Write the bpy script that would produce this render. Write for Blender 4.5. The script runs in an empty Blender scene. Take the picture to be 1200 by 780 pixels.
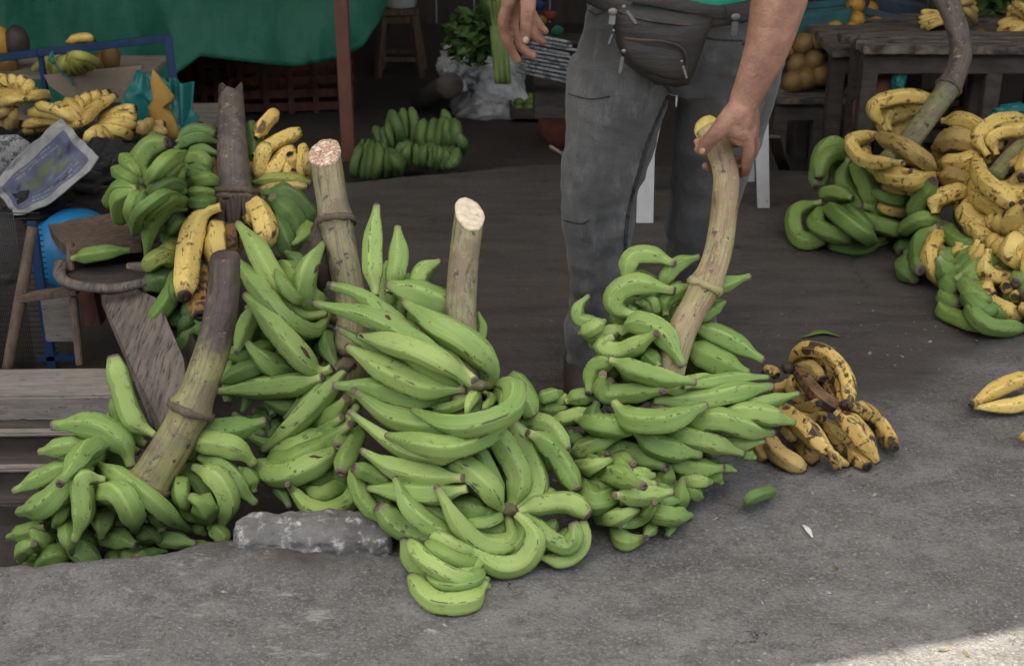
import bpy, bmesh, math, random
import numpy as np
from mathutils import Vector, Matrix, noise
from math import radians, sin, cos, pi, tan, sqrt

# ------------------------------------------------------------ camera, world, sun, exposure
S = bpy.context.scene
COL = S.collection
CAM_Z, PITCH, FPX = 1.6, radians(23.0), 1648.0
cd = bpy.data.cameras.new('camera'); cam = bpy.data.objects.new('camera', cd); COL.objects.link(cam)
cam.location = (0, 0, CAM_Z); cam.rotation_euler = (radians(90) - PITCH, 0, 0)
cd.sensor_width = 36; cd.lens = 36 * FPX / 1200; cd.clip_start = .05; cd.clip_end = 400
cd.dof.use_dof = True; cd.dof.focus_distance = 2.95; cd.dof.aperture_fstop = 9
S.camera = cam
SUN_EL, SUN_AZ = radians(66), radians(200)      # azimuth measured clockwise from +Y
w = bpy.data.worlds.new('World'); S.world = w; w.use_nodes = True
nt = w.node_tree; sky = nt.nodes.new('ShaderNodeTexSky'); sky.sky_type = 'NISHITA'; sky.sun_disc = False
sky.sun_elevation = SUN_EL; sky.sun_rotation = SUN_AZ; sky.air_density = 1.3; sky.dust_density = 3.0; sky.ozone_density = .6
nt.links.new(sky.outputs[0], nt.nodes['Background'].inputs[0]); nt.nodes['Background'].inputs[1].default_value = .15
sl = bpy.data.lights.new('sun', 'SUN'); sl.energy = 5.0; sl.angle = radians(.45); sl.color = (1, .95, .87)
so = bpy.data.objects.new('sun', sl); COL.objects.link(so)
sd = Vector((sin(SUN_AZ) * cos(SUN_EL), cos(SUN_AZ) * cos(SUN_EL), sin(SUN_EL)))
so.rotation_euler = (-sd).to_track_quat('-Z', 'Y').to_euler(); so.location = (0, -3, 8)
S.view_settings.view_transform = 'Standard'; S.view_settings.look = 'None'; S.view_settings.gamma = 1
S.view_settings.exposure = 1.5
S.view_settings.use_white_balance = True; S.view_settings.white_balance_temperature = 7000; S.view_settings.white_balance_tint = 9
S.cycles.max_bounces = 6; S.cycles.diffuse_bounces = 4

# ------------------------------------------------------------ helpers
R = random.Random(7)
def ray(px, py):
    u = (px - 600) / FPX; v = (390 - py) / FPX
    return Vector((u, cos(PITCH) + v * sin(PITCH), -sin(PITCH) + v * cos(PITCH)))
def P(px, py, Y):
    d = ray(px, py); t = Y / d.y
    return Vector((d.x * t, Y, CAM_Z + d.z * t))
def MPP(px, py, Y):            # metres per photo pixel at that distance
    return Y / ray(px, py).y / FPX
def G(px, py, z=0.0):          # the point of the ground (height z) under a line of sight
    d = ray(px, py); t = (z - CAM_Z) / d.z
    return Vector((d.x * t, d.y * t, z))
def tag(o, label=None, cat=None, group=None, kind=None):
    if label: o['label'] = label
    if cat: o['category'] = cat
    if group: o['group'] = group
    if kind: o['kind'] = kind
    return o
def empty(name, loc, label=None, cat=None, group=None):
    o = bpy.data.objects.new(name, None); COL.objects.link(o); o.location = loc; o.empty_display_size = .05
    return tag(o, label, cat, group)
def wloc(o):
    v = Vector(o.location)
    while o.parent: o = o.parent; v += Vector(o.location)
    return v
def mesh(name, V, F, mat, parent=None, smooth=True, uv=None):
    """vertices in world space; the object keeps its origin at the first parent's base"""
    me = bpy.data.meshes.new(name)
    off = wloc(parent) if parent else Vector((0, 0, 0))
    if parent is None and len(V):
        a = np.array([tuple(v) for v in V]); off = Vector((float(a[:, 0].mean()), float(a[:, 1].mean()), float(a[:, 2].min())))
    me.from_pydata([tuple(Vector(v) - off) for v in V], [], F)
    if smooth: me.polygons.foreach_set('use_smooth', [True] * len(me.polygons))
    if uv is not None:
        ul = me.uv_layers.new(name='UVMap'); li = np.zeros(len(me.loops), dtype=np.int32); me.loops.foreach_get('vertex_index', li)
        ul.data.foreach_set('uv', np.array(uv, dtype=np.float32)[li].ravel())
    for m in (mat if isinstance(mat, (list, tuple)) else [mat]): me.materials.append(m)
    me.validate(); me.update()
    o = bpy.data.objects.new(name, me); COL.objects.link(o)
    if parent: o.parent = parent
    else: o.location = off
    return o
def mod(o, typ, **k):
    m = o.modifiers.new(typ.lower(), typ)
    for a, b in k.items(): setattr(m, a, b)
    return o
def bake(o):
    dg = bpy.context.evaluated_depsgraph_get(); me = bpy.data.meshes.new_from_object(o.evaluated_get(dg))
    old = o.data; o.modifiers.clear(); o.data = me; me.name = o.name; bpy.data.meshes.remove(old); return o
def rotm(a, b):
    return Vector(a).rotation_difference(Vector(b)).to_matrix()
def box(name, c, s, mat, parent=None, rot=None, bev=.004):
    """box of size s centred at c, rot = 3x3 or euler tuple, bevelled by hand (chamfered edges)"""
    bm = bmesh.new(); bmesh.ops.create_cube(bm, size=1)
    bmesh.ops.scale(bm, vec=s, verts=bm.verts)
    if bev: bmesh.ops.bevel(bm, geom=bm.edges[:], offset=min(bev, min(s) * .4), segments=2, affect='EDGES')
    if rot is None: M = Matrix.Identity(3)
    elif isinstance(rot, Matrix): M = rot
    else:
        from mathutils import Euler
        M = Euler(rot).to_matrix()
    V = [M @ v.co + Vector(c) for v in bm.verts]; bm.verts.index_update(); F = [[v.index for v in f.verts] for f in bm.faces]; bm.free()
    return mesh(name, V, F, mat, parent, smooth=False)
def bar(name, a, b, wx, wy, mat, parent=None, up=(0, 0, 1), bev=.003):
    a = Vector(a); b = Vector(b); z = (b - a).normalized(); x = Vector(up).cross(z)
    if x.length < 1e-3: x = Vector((1, 0, 0))
    x.normalize(); y = z.cross(x); M = Matrix((x, y, z)).transposed()
    return box(name, (a + b) / 2, (wx, wy, (b - a).length), mat, parent, M, bev)
def catmull(pts, n):
    pts = [np.array(p, float) for p in pts]
    if len(pts) == 2: pts = [pts[0], (pts[0] + pts[1]) / 2, pts[1]]
    p = [2 * pts[0] - pts[1]] + pts + [2 * pts[-1] - pts[-2]]
    dense = []
    for i in range(1, len(p) - 2):
        for k in range(16):
            t = k / 16
            a, b, c, d = p[i - 1], p[i], p[i + 1], p[i + 2]
            dense.append(.5 * ((2 * b) + (-a + c) * t + (2 * a - 5 * b + 4 * c - d) * t * t + (-a + 3 * b - 3 * c + d) * t ** 3))
    dense.append(p[-2]); dense = np.array(dense)
    L = np.concatenate([[0], np.cumsum(np.linalg.norm(np.diff(dense, axis=0), axis=1))])
    s = np.linspace(0, L[-1], n)
    return np.stack([np.interp(s, L, dense[:, k]) for k in range(dense.shape[1])], 1)
def frames(C):
    T = np.gradient(C, axis=0); T /= np.linalg.norm(T, axis=1)[:, None] + 1e-12
    n = np.cross(T[0], [0.13, .2, 1.0]); n /= np.linalg.norm(n); out = []
    for t in T:
        n = n - t * np.dot(n, t); n /= np.linalg.norm(n) + 1e-12
        out.append((n.copy(), np.cross(t, n)))
    return out
def tube_vf(C, rad, ns=14, shape=None, ex=None, base=0, cap=True, roll=0.0):
    """swept tube along C (n,3); rad (n,); shape(theta, t)-> factor"""
    n = len(C); fr = frames(C); V = []; UV = []; Fc = []
    for i in range(n):
        a, b = fr[i]; t = i / (n - 1)
        for k in range(ns):
            th = 2 * pi * k / ns; f = shape(th, t) if shape else 1
            e = ex if ex else (1, 1)
            V.append(tuple(C[i] + rad[i] * f * (a * cos(th + roll) * e[0] + b * sin(th + roll) * e[1]))); UV.append((k / ns, t))
    for i in range(n - 1):
        for k in range(ns):
            k2 = (k + 1) % ns
            Fc.append([base + i * ns + k, base + i * ns + k2, base + (i + 1) * ns + k2, base + (i + 1) * ns + k])
    if cap:
        Fc.append([base + k for k in range(ns)][::-1]); Fc.append([base + (n - 1) * ns + k for k in range(ns)])
    return V, Fc, UV
def tube(name, pts, rads, mat, parent=None, n=12, ns=10, shape=None, ex=None, smooth=True):
    C = catmull(pts, n); rr = np.interp(np.linspace(0, 1, n), np.linspace(0, 1, len(rads)), rads) if hasattr(rads, '__len__') else [rads] * n
    V, F, UV = tube_vf(C, rr, ns, shape, ex); return mesh(name, V, F, mat, parent, smooth, UV)
def blob(name, c, r, mat, parent=None, amp=.12, sc=(1, 1, 1), seed=0, freq=2.0, sub=3):
    bm = bmesh.new(); bmesh.ops.create_icosphere(bm, subdivisions=sub, radius=1)
    V = []
    for v in bm.verts:
        d = 1 + amp * noise.noise(v.co * freq + Vector((seed, seed * 1.7, 0)))
        V.append(Vector((v.co.x * sc[0], v.co.y * sc[1], v.co.z * sc[2])) * r * d + Vector(c))
    bm.verts.index_update(); F = [[v.index for v in f.verts] for f in bm.faces]; bm.free()
    return mesh(name, V, F, mat, parent)
def crumple(name, c, r, mat, sc=(1, 1, 1), seed=0, parent=None, deep=.5):
    bm = bmesh.new(); bmesh.ops.create_icosphere(bm, subdivisions=5, radius=1); V = []; s = Vector((seed * 3.1, seed, 0))
    for v in bm.verts:
        p = v.co; d = 1 + deep * (.5 * noise.noise(p * 1.6 + s) - .55 * abs(noise.noise(p * 2.6 + s)) - .35 * abs(noise.noise(p * 5.5 + s)) - .18 * abs(noise.noise(p * 12 + s)))
        V.append(Vector((p.x * sc[0], p.y * sc[1], p.z * sc[2])) * r * d + Vector(c))
    bm.verts.index_update(); F = [[v.index for v in f.verts] for f in bm.faces]; bm.free(); return mesh(name, V, F, mat, parent)
def gridmesh(name, fn, nu, nv, mat, parent=None, thick=0, smooth=True):
    V = []; UV = []
    for j in range(nv + 1):
        for i in range(nu + 1): V.append(fn(i / nu, j / nv)); UV.append((i / nu, j / nv))
    F = [[j * (nu + 1) + i, j * (nu + 1) + i + 1, (j + 1) * (nu + 1) + i + 1, (j + 1) * (nu + 1) + i] for j in range(nv) for i in range(nu)]
    o = mesh(name, V, F, mat, parent, smooth, UV)
    if thick: mod(o, 'SOLIDIFY', thickness=thick, offset=0)
    return o
def plate(name, outline, Y, th, mat, parent=None, dome=0.0, rings=5, bend=None):
    """a slab/cushion whose outline is given in photo pixels at distance Y (Y may be per point); domed towards the front"""
    o3 = [P(q[0], q[1], q[2] if len(q) > 2 else Y) for q in outline]
    return cushion(name, o3, th, mat, parent, dome, rings)
def cushion(name, o3, th, mat, parent=None, dome=0.0, rings=5):
    n = len(o3); c = sum(o3, Vector()) / n
    nrm = Vector()
    for i in range(n): nrm += (o3[i] - c).cross(o3[(i + 1) % n] - c)
    nrm.normalize()
    if nrm.dot(Vector((0, 0, CAM_Z)) - c) < 0: nrm = -nrm
    V = []; F = []
    for side in (1, -1):
        for k in range(rings):
            s = 1 - k / rings; h = sqrt(max(0, 1 - s ** 2.6))
            off = nrm * ((th / 2 + dome * h) if side == 1 else -th / 2)
            for p in o3: V.append(c + (p - c) * s + off)
    V.append(c + nrm * (th / 2 + dome)); V.append(c - nrm * th / 2); ct, cb = len(V) - 2, len(V) - 1
    for side, b0, cc in ((0, 0, ct), (1, rings * n, cb)):
        for k in range(rings - 1):
            for i in range(n):
                q = [b0 + k * n + i, b0 + k * n + (i + 1) % n, b0 + (k + 1) * n + (i + 1) % n, b0 + (k + 1) * n + i]
                F.append(q[::-1] if side else q)
        for i in range(n):
            q = [b0 + (rings - 1) * n + i, b0 + (rings - 1) * n + (i + 1) % n, cc]; F.append(q[::-1] if side else q)
    for i in range(n): F.append([i, rings * n + i, rings * n + (i + 1) % n, (i + 1) % n])
    return mesh(name, V, F, mat, parent, smooth=dome > 0)

# ------------------------------------------------------------ materials
def newmat(name):
    m = bpy.data.materials.new(name); m.use_nodes = True; t = m.node_tree
    return m, t, t.nodes['Principled BSDF']
class N:
    def __init__(s, t): s.t = t
    def __call__(s, typ, ins=None, **kw):
        n = s.t.nodes.new('ShaderNode' + typ)
        for k, v in kw.items(): setattr(n, k, v)
        for k, v in (ins or {}).items():
            sk = n.inputs[k]
            if isinstance(v, bpy.types.NodeSocket): s.t.links.new(v, sk)
            else: sk.default_value = v
        return n
    def math(s, op, a, b=0.0, c=0.0):
        n = s('Math', {0: a, 1: b, 2: c}, operation=op); return n.outputs[0]
    def mix(s, f, a, b, typ='MIX'):
        n = s('Mix', {}, data_type='RGBA', blend_type=typ)
        for k, v in ((0, f), (6, a), (7, b)):
            if isinstance(v, bpy.types.NodeSocket): s.t.links.new(v, n.inputs[k])
            else: n.inputs[k].default_value = (*v, 1) if isinstance(v, tuple) and len(v) == 3 else v
        return n.outputs[2]
    def ramp(s, x, a, b):          # smooth step from a to b
        n = s('MapRange', {0: x, 1: a, 2: b}, interpolation_type='SMOOTHSTEP'); return n.outputs[0]
    def noise(s, vec, scale, detail=4, rough=.6, dist=0.0):
        return s('TexNoise', {'Vector': vec, 'Scale': scale, 'Detail': detail, 'Roughness': rough, 'Distortion': dist}).outputs[0]
    def mapv(s, vec, scale=(1, 1, 1), loc=(0, 0, 0)):
        return s('Mapping', {'Vector': vec, 'Scale': scale, 'Location': loc}).outputs[0]
DARKTOP = ((.055, .035, .03), (.10, .07, .055), (.035, .02, .018), (.16, .12, .08))
GREYTOP = ((.145, .115, .10), (.105, .085, .07), (.065, .05, .045), (.26, .2, .13))
def simple(name, c1, c2=None, rough=.7, scale=12, stretch=(1, 1, 1), bump=.3, bscale=60, dirt=None, dscale=5, dth=(.55, .7), metal=0, spec=.4, bdist=.004, coat=0):
    m, t, b = newmat(name); n = N(t); co = n('TexCoord').outputs['Object']; v = n.mapv(co, stretch)
    c2 = c2 or tuple(x * .7 for x in c1)
    f = n.ramp(n.noise(v, scale, 6, .65), .3, .7); col = n.mix(f, c1, c2)
    if dirt: col = n.mix(n.ramp(n.noise(v, dscale, 7, .7), *dth), col, dirt)
    t.links.new(col, b.inputs['Base Color']); b.inputs['Roughness'].default_value = rough; b.inputs['Metallic'].default_value = metal
    b.inputs['Specular IOR Level'].default_value = spec; b.inputs['Coat Weight'].default_value = coat
    if bump:
        bp = n('Bump', {'Strength': bump, 'Distance': bdist, 'Height': n.noise(v, bscale, 6, .7)}); t.links.new(bp.outputs[0], b.inputs['Normal'])
    return m
def fruit(name, c1, c2, spot, spot_th=.66, ridge=.5, blot=None, blot_th=(.6, .68), tip=(.17, .125, .10), rough=.58, neck=None):
    m, t, b = newmat(name); n = N(t)
    uv = n('TexCoord').outputs['UV']; ob = n('TexCoord').outputs['Object']; rnd = n('ObjectInfo').outputs['Random']
    off = n('CombineXYZ', {0: n.math('MULTIPLY', rnd, 37.0), 1: n.math('MULTIPLY', rnd, 91.0), 2: rnd}).outputs[0]
    obr = n('VectorMath', {0: ob, 1: off}, operation='ADD').outputs[0]
    sep = n('SeparateXYZ', {0: uv}); U, T = sep.outputs[0], sep.outputs[1]
    big = n.noise(obr, 9, 3, .5)
    col = n.mix(n.ramp(n.math('ADD', n.math('MULTIPLY', rnd, .75), n.math('MULTIPLY', big, .6)), .30, 1.0), c1, c2)
    # faint lengthwise streaks
    st = n('CombineXYZ', {0: n.math('MULTIPLY', U, 26.0), 1: n.math('MULTIPLY', T, 2.2), 2: n.math('MULTIPLY', rnd, 50.0)}).outputs[0]
    sn = n.noise(st, 1.0, 5, .6)
    col = n.mix(n.math('MULTIPLY', n.ramp(sn, .45, .75), .35), col, tuple(x * 1.25 for x in c1))
    if neck: col = n.mix(n.ramp(T, .16, .02), col, neck)
    if blot: col = n.mix(n.ramp(n.noise(obr, 26, 5, .62, .6), *blot_th), col, blot)
    # paler ridges, then scuffs along them
    fr0 = n.math('PINGPONG', n.math('MULTIPLY', U, 5.0), .5)
    col = n.mix(n.math('MULTIPLY', n.ramp(fr0, .13, .02), .30), col, tuple(min(1, x * 1.45 + .02) for x in c1))
    fr = n.math('PINGPONG', n.math('ADD', n.math('MULTIPLY', U, 5.0), n.math('MULTIPLY', n.math('SUBTRACT', sn, .5), .22)), .5)
    nb = n('CombineXYZ', {0: n.math('MULTIPLY', U, 5.0), 1: n.math('MULTIPLY', T, 7.0), 2: n.math('MULTIPLY', rnd, 83.0)}).outputs[0]
    rl = n.math('MULTIPLY', n.ramp(fr, .095, .02), n.ramp(n.noise(nb, 1.0, 5, .8), .515, .57))
    col = n.mix(n.math('MULTIPLY', rl, ridge), col, spot)
    # small specks and dashes
    dv = n('CombineXYZ', {0: n.math('MULTIPLY', U, 18.0), 1: n.math('MULTIPLY', T, 16.0), 2: n.math('MULTIPLY', rnd, 19.0)}).outputs[0]
    sp = n.ramp(n.noise(dv, 1.0, 3, .6, .5), spot_th - .035, spot_th + .01)
    clus = n.ramp(n.noise(obr, 17, 3, .6), .44, .62)
    col = n.mix(n.math('MULTIPLY', n.math('MULTIPLY', sp, clus), .9), col, spot)
    sc_ = n('CombineXYZ', {0: n.math('MULTIPLY', U, 7.0), 1: n.math('MULTIPLY', T, 5.0), 2: n.math('MULTIPLY', rnd, 29.0)}).outputs[0]
    sm = n.math('MULTIPLY', n.ramp(n.noise(sc_, 1.0, 7, .78, .4), .575, .64), n.ramp(n.noise(obr, 55, 3, .6), .35, .6)); col = n.mix(n.math('MULTIPLY', sm, .85), col, spot)
    col = n.mix(n.math('MULTIPLY', n.ramp(n.noise(sc_, .6, 6, .7, .6), .54, .66), .30), col, tuple(.5 * x + .5 * y for x, y in zip(c2, (.30, .26, .17))))
    tj = n.math('ADD', T, n.math('MULTIPLY', n.math('SUBTRACT', n.noise(obr, 60, 3), .5), .03))
    col = n.mix(n.math('MULTIPLY', n.ramp(tj, .88, .96), .45), col, tip); col = n.mix(n.ramp(tj, .952, .968), col, n.mix(n.ramp(n.noise(obr, 20, 3), .4, .6), tip, tuple(x * .4 for x in tip)))
    col = n.mix(n.ramp(tj, .012, .0), col, tip)
    t.links.new(col, b.inputs['Base Color']); b.inputs['Roughness'].default_value = rough
    rg = n.mix(sp, (rough,) * 3, (.8,) * 3); t.links.new(rg, b.inputs['Roughness'])
    b.inputs['Specular IOR Level'].default_value = .3
    b.inputs['Subsurface Weight'].default_value = .06; b.inputs['Subsurface Radius'].default_value = (.01, .012, .004); b.inputs['Subsurface Scale'].default_value = .3
    bh = n.math('ADD', n.math('MULTIPLY', sn, .5), n.math('MULTIPLY', n.noise(obr, 120, 3), .3))
    bp = n('Bump', {'Strength': .4, 'Distance': .004, 'Height': bh}); t.links.new(bp.outputs[0], b.inputs['Normal'])
    return m
M = {}
SPG = (.045, .038, .02)
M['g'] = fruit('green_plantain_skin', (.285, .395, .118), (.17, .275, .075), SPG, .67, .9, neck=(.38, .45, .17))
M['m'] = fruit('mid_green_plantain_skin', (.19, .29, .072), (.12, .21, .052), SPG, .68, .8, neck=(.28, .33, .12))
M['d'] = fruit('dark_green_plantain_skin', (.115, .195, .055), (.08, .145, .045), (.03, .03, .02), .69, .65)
M['y'] = fruit('yellow_plantain_skin', (.72, .53, .17), (.62, .43, .12), (.07, .035, .015), .63, .8, blot=(.13, .07, .03), blot_th=(.565, .64), tip=(.05, .035, .025))
M['s'] = fruit('heavily_spotted_yellow_skin', (.70, .50, .16), (.55, .37, .11), (.06, .03, .015), .60, .9, blot=(.075, .045, .028), blot_th=(.50, .57), tip=(.05, .035, .025))
M['o'] = fruit('dull_yellow_plantain_skin', (.50, .36, .13), (.38, .26, .09), (.06, .03, .015), .62, .8, blot=(.11, .06, .03), blot_th=(.60, .68), tip=(.05, .035, .025))
M['b'] = fruit('overripe_brown_plantain_skin', (.34, .2, .06), (.13, .07, .035), (.04, .02, .012), .56, .9, blot=(.045, .025, .02), blot_th=(.46, .56), tip=(.03, .02, .02))
M['l'] = fruit('yellowing_green_plantain_skin', (.36, .36, .09), (.25, .30, .075), (.06, .04, .02), .64, .8)
def stalkmat(name, c1, c2, c3, spots=(.08, .06, .05), top=None, th=.35):
    m, t, b = newmat(name); n = N(t); ob = n('TexCoord').outputs['Object']; uv = n('TexCoord').outputs['UV']
    s = n('SeparateXYZ', {0: uv}); v = n.mapv(uv, (22, 2.2, 1))
    def layer(c1, c2, c3, spots):
        f = n.ramp(n.noise(ob, 11, 6, .65, .6), .38, .62); col = n.mix(f, c1, c2)
        col = n.mix(n.math('MULTIPLY', n.ramp(n.noise(v, 1, 6, .7), .48, .66), .8), col, c3)
        col = n.mix(n.math('MULTIPLY', n.ramp(n.noise(ob, 7, 5, .65, .8), .50, .60), .75), col, c3)
        dd = tuple(x * .35 for x in c3); col = n.mix(n.math('MULTIPLY', n.ramp(n.noise(n.mapv(uv, (6, 5, 1), (3, 1, 0)), 1, 7, .72, .5), .56, .64), .75), col, dd)
        crk = n.ramp(n.math('ABSOLUTE', n.math('SUBTRACT', n.noise(n.mapv(uv, (30, 1.6, 1)), 1, 3, .5, .3), .5)), .014, .0)
        col = n.mix(n.math('MULTIPLY', crk, .7), col, dd)
        col = n.mix(n.math('MULTIPLY', n.ramp(n.noise(ob, 120, 3, .6), .62, .70), .35), col, tuple(min(1, x * 1.7) for x in c1))
        return n.mix(n.ramp(n.noise(ob, 48, 5, .65), .60, .655), col, spots)
    col = layer(c1, c2, c3, spots)
    if top:
        k = n.math('ADD', s.outputs[1], n.math('MULTIPLY', n.math('SUBTRACT', n.noise(ob, 16, 6, .7, .5), .5), .3))
        col = n.mix(n.ramp(k, th - .07, th + .07), layer(*top), col)
    t.links.new(col, b.inputs['Base Color']); b.inputs['Roughness'].default_value = .6
    h = n.math('ADD', n.noise(v, 1, 5, .65), n.math('MULTIPLY', n.noise(ob, 90, 4), .5))
    bp = n('Bump', {'Strength': .5, 'Distance': .004, 'Height': h}); t.links.new(bp.outputs[0], b.inputs['Normal'])
    return m
M['stalk_tan'] = stalkmat('tan_green_stalk', (.29, .24, .14), (.21, .20, .10), (.15, .11, .07), (.07, .05, .04))
M['stalk_light'] = stalkmat('pale_tan_stalk', (.38, .30, .17), (.29, .27, .115), (.24, .15, .095), (.09, .055, .04))
M['stalk_green'] = stalkmat('green_stalk', (.17, .19, .085), (.27, .265, .10), (.17, .115, .075), (.05, .035, .03))
M['stalk_rot'] = stalkmat('green_stalk_rotting_at_top', (.19, .19, .085), (.27, .25, .10), (.15, .10, .065), (.05, .035, .03), DARKTOP, .36)
M['stalk_dry'] = stalkmat('green_stalk_dry_at_top', (.17, .19, .085), (.22, .22, .10), (.14, .10, .07), (.05, .035, .03), GREYTOP, .56)
M['stalk_brown'] = stalkmat('dark_brown_stalk', (.055, .035, .03), (.10, .07, .055), (.035, .02, .018), (.16, .12, .08))
M['stalk_grey'] = stalkmat('grey_brown_stalk', (.145, .115, .10), (.105, .085, .07), (.065, .05, .045), (.26, .2, .13))
M['crown'] = simple('plantain_crown', (.16, .15, .07), (.07, .055, .035), bump=.6)
M['node'] = simple('dried_node_collar', (.15, .115, .08), (.075, .055, .04), .8, 60, bump=.6)
M['black_stub'] = simple('dried_black_pedicel', (.035, .025, .022), (.08, .055, .04), bump=.6)
m, t, b = newmat('cut_stalk_face'); n = N(t); ob = n('TexCoord').outputs['Object']
vo = n('TexVoronoi', {'Vector': ob, 'Scale': 190.0}).outputs[0]
c_ = n.mix(n.ramp(vo, .2, .6), (.75, .62, .42), (.42, .22, .17)); c_ = n.mix(n.ramp(n.noise(ob, 60, 5, .7), .5, .62), c_, (.85, .78, .62)); c_ = n.mix(n.ramp(n.noise(ob, 45, 4, .6), .6, .68), c_, (.16, .07, .05))
t.links.new(c_, b.inputs['Base Color']); b.inputs['Roughness'].default_value = .7; M['cut'] = m
M['cut_pale'] = simple('pale_cream_cut', (.80, .72, .58), (.62, .48, .33), .7, 60, bump=.8, bscale=90, dirt=(.25, .13, .08), dscale=60, dth=(.62, .68))
M['cut_yellow'] = simple('fresh_yellow_cut', (.6, .48, .14), (.45, .33, .08), scale=50)
M['wood_grey'] = simple('weathered_grey_wood', (.27, .235, .20), (.15, .13, .115), .85, 5, (2, 14, 2), .5, 30, dirt=(.06, .05, .045), dth=(.58, .7))
M['wood_board'] = simple('grained_brown_grey_board', (.20, .165, .14), (.085, .07, .06), (.85), 1, (40, 3, 12), .7, 3, dirt=(.045, .038, .033), dscale=4, dth=(.52, .62))
M['wood_grey_x'] = simple('weathered_grey_plank', (.27, .24, .21), (.17, .15, .135), .85, 6, (2, 14, 10), .5, 30, dirt=(.05, .045, .04), dscale=9, dth=(.6, .66))
M['wood_table'] = simple('dark_stained_table_wood', (.19, .162, .14), (.10, .083, .07), .85, 5, (2, 14, 2), .5, 30, dirt=(.035, .028, .025), dscale=4, dth=(.45, .6))
M['wood_riser'] = simple('brown_grey_riser_board', (.13, .11, .097), (.07, .06, .054), .85, 5, (2, 12, 12), .6, 30, dirt=(.2, .175, .15), dscale=6, dth=(.6, .7))
M['wood_dark'] = simple('dark_old_wood', (.075, .06, .052), (.035, .03, .027), .85, 5, (2, 12, 8), .5, 30)
M['wood_brown'] = simple('brown_old_wood', (.15, .105, .075), (.08, .055, .042), .8, 6, (8, 8, 2), .4, 30, dirt=(.05, .035, .03))
M['wood_red'] = simple('reddish_brown_painted_wood', (.15, .055, .035), (.09, .035, .027), .75, 8, (3, 3, 1), .4, 40, dirt=(.04, .025, .02))
M['steel_rust'] = simple('rusty_brown_post', (.20, .085, .06), (.14, .06, .045), .7, 8, (2, 2, 1), .3, 60)
M['jeans'] = None
M['white_plastic'] = simple('dirty_white_plastic', (.62, .62, .62), (.5, .5, .5), .45, 9, bump=.1, dirt=(.14, .12, .1), dscale=14, dth=(.62, .68))
M['blue_paint'] = simple('dark_blue_painted_metal', (.014, .045, .13), (.01, .03, .08), .5, 14, dirt=(.05, .04, .04))
M['blue_plastic'] = simple('bright_blue_plastic', (.01, .19, .42), (.01, .15, .35), .35, 8, bump=.05)
M['teal_plastic'] = simple('teal_plastic', (.01, .16, .14), (.01, .11, .12), .4, 8, bump=.2)
M['black_plastic'] = simple('black_plastic_film', (.014, .014, .016), (.025, .025, .027), .2, 10, bump=1.0, bscale=17, bdist=.06, spec=.8)
M['wire'] = simple('dark_wire', (.03, .03, .032), (.05, .045, .04), .5, metal=.3, bump=0)
M['tarp'] = simple('green_tarpaulin', (.012, .135, .085), (.009, .10, .065), .6, 4, bump=.5, bscale=12, bdist=.02)
M['carton'] = simple('grey_brown_carton', (.27, .215, .165), (.20, .155, .12), .85, 6)
M['ochre'] = simple('ochre_card', (.42, .25, .06), (.33, .18, .04), .7, 8, dirt=(.2, .11, .03))
M['sack'] = simple('grey_woven_sack', (.62, .62, .62), (.42, .42, .42), .8, 8, bump=.9, bscale=14, bdist=.03)
M['leaf'] = simple('green_leaves', (.06, .12, .022), (.03, .07, .015), .6, 20)
M['celery'] = simple('pale_green_stalks', (.20, .27, .09), (.12, .18, .05), .55, 8, (6, 6, 1))
M['orange'] = simple('orange_fruit_peel', (.42, .22, .03), (.30, .15, .03), .5, 10, bump=.3, bscale=150)
M['papaya'] = simple('brown_yellow_fruit', (.22, .13, .04), (.1, .06, .025), .6, 10)
M['lime'] = simple('green_fruit_peel', (.13, .19, .04), (.08, .13, .03), .5, 10)
M['clay'] = simple('red_clay', (.22, .075, .045), (.14, .05, .035), .7, 10)
M['shoe'] = simple('dark_leather', (.03, .025, .022), (.05, .04, .035), .55, 10)
M['shirt'] = simple('mint_green_cotton', (.05, .50, .30), (.04, .42, .26), .85, 6, bump=.4, bscale=90)
M['bag'] = simple('dark_brown_black_nylon', (.022, .019, .018), (.036, .031, .029), .5, 8, (1, 1, 5), .5, 14, bdist=.01)
M['steel'] = simple('zipper_metal', (.22, .22, .22), (.14, .14, .14), .5, metal=.6, bump=0)
M['concrete'] = simple('rough_concrete', (.21, .203, .197), (.095, .092, .089), .9, 9, bump=1.0, bscale=34, dirt=(.50, .49, .47), dscale=30, dth=(.51, .68), bdist=.012)
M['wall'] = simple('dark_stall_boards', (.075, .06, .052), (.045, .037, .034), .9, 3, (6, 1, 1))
M['roof'] = simple('grey_canopy_cloth', (.18, .18, .19), (.14, .14, .15), .8, 3)
M['hair'] = simple('black_hair', (.012, .01, .009), (.02, .017, .014), .5, 40)
m, t, b = newmat('skin'); n = N(t); ob = n('TexCoord').outputs['Object']
c_ = n.mix(n.ramp(n.noise(ob, 14, 5, .6), .35, .65), (.36, .185, .125), (.22, .105, .07)); c_ = n.mix(n.math('MULTIPLY', n.ramp(n.noise(ob, 90, 4, .6), .55, .7), .4), c_, (.24, .11, .075))
t.links.new(c_, b.inputs['Base Color']); b.inputs['Roughness'].default_value = .5; b.inputs['Subsurface Weight'].default_value = .12; b.inputs['Subsurface Radius'].default_value = (.02, .008, .004); b.inputs['Subsurface Scale'].default_value = .4
bp = n('Bump', {'Strength': .6, 'Distance': .004, 'Height': n.math('ADD', n.noise(ob, 130, 5, .6), n.math('MULTIPLY', n.noise(ob, 38, 3, .6, 1.0), 1.2))}); t.links.new(bp.outputs[0], b.inputs['Normal']); M['skin'] = m
M['nail'] = simple('fingernail', (.52, .35, .26), (.46, .3, .22), .3, bump=0)
m, t, b = newmat('worn_grey_denim'); n = N(t); ob = n('TexCoord').outputs['Object']
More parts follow.
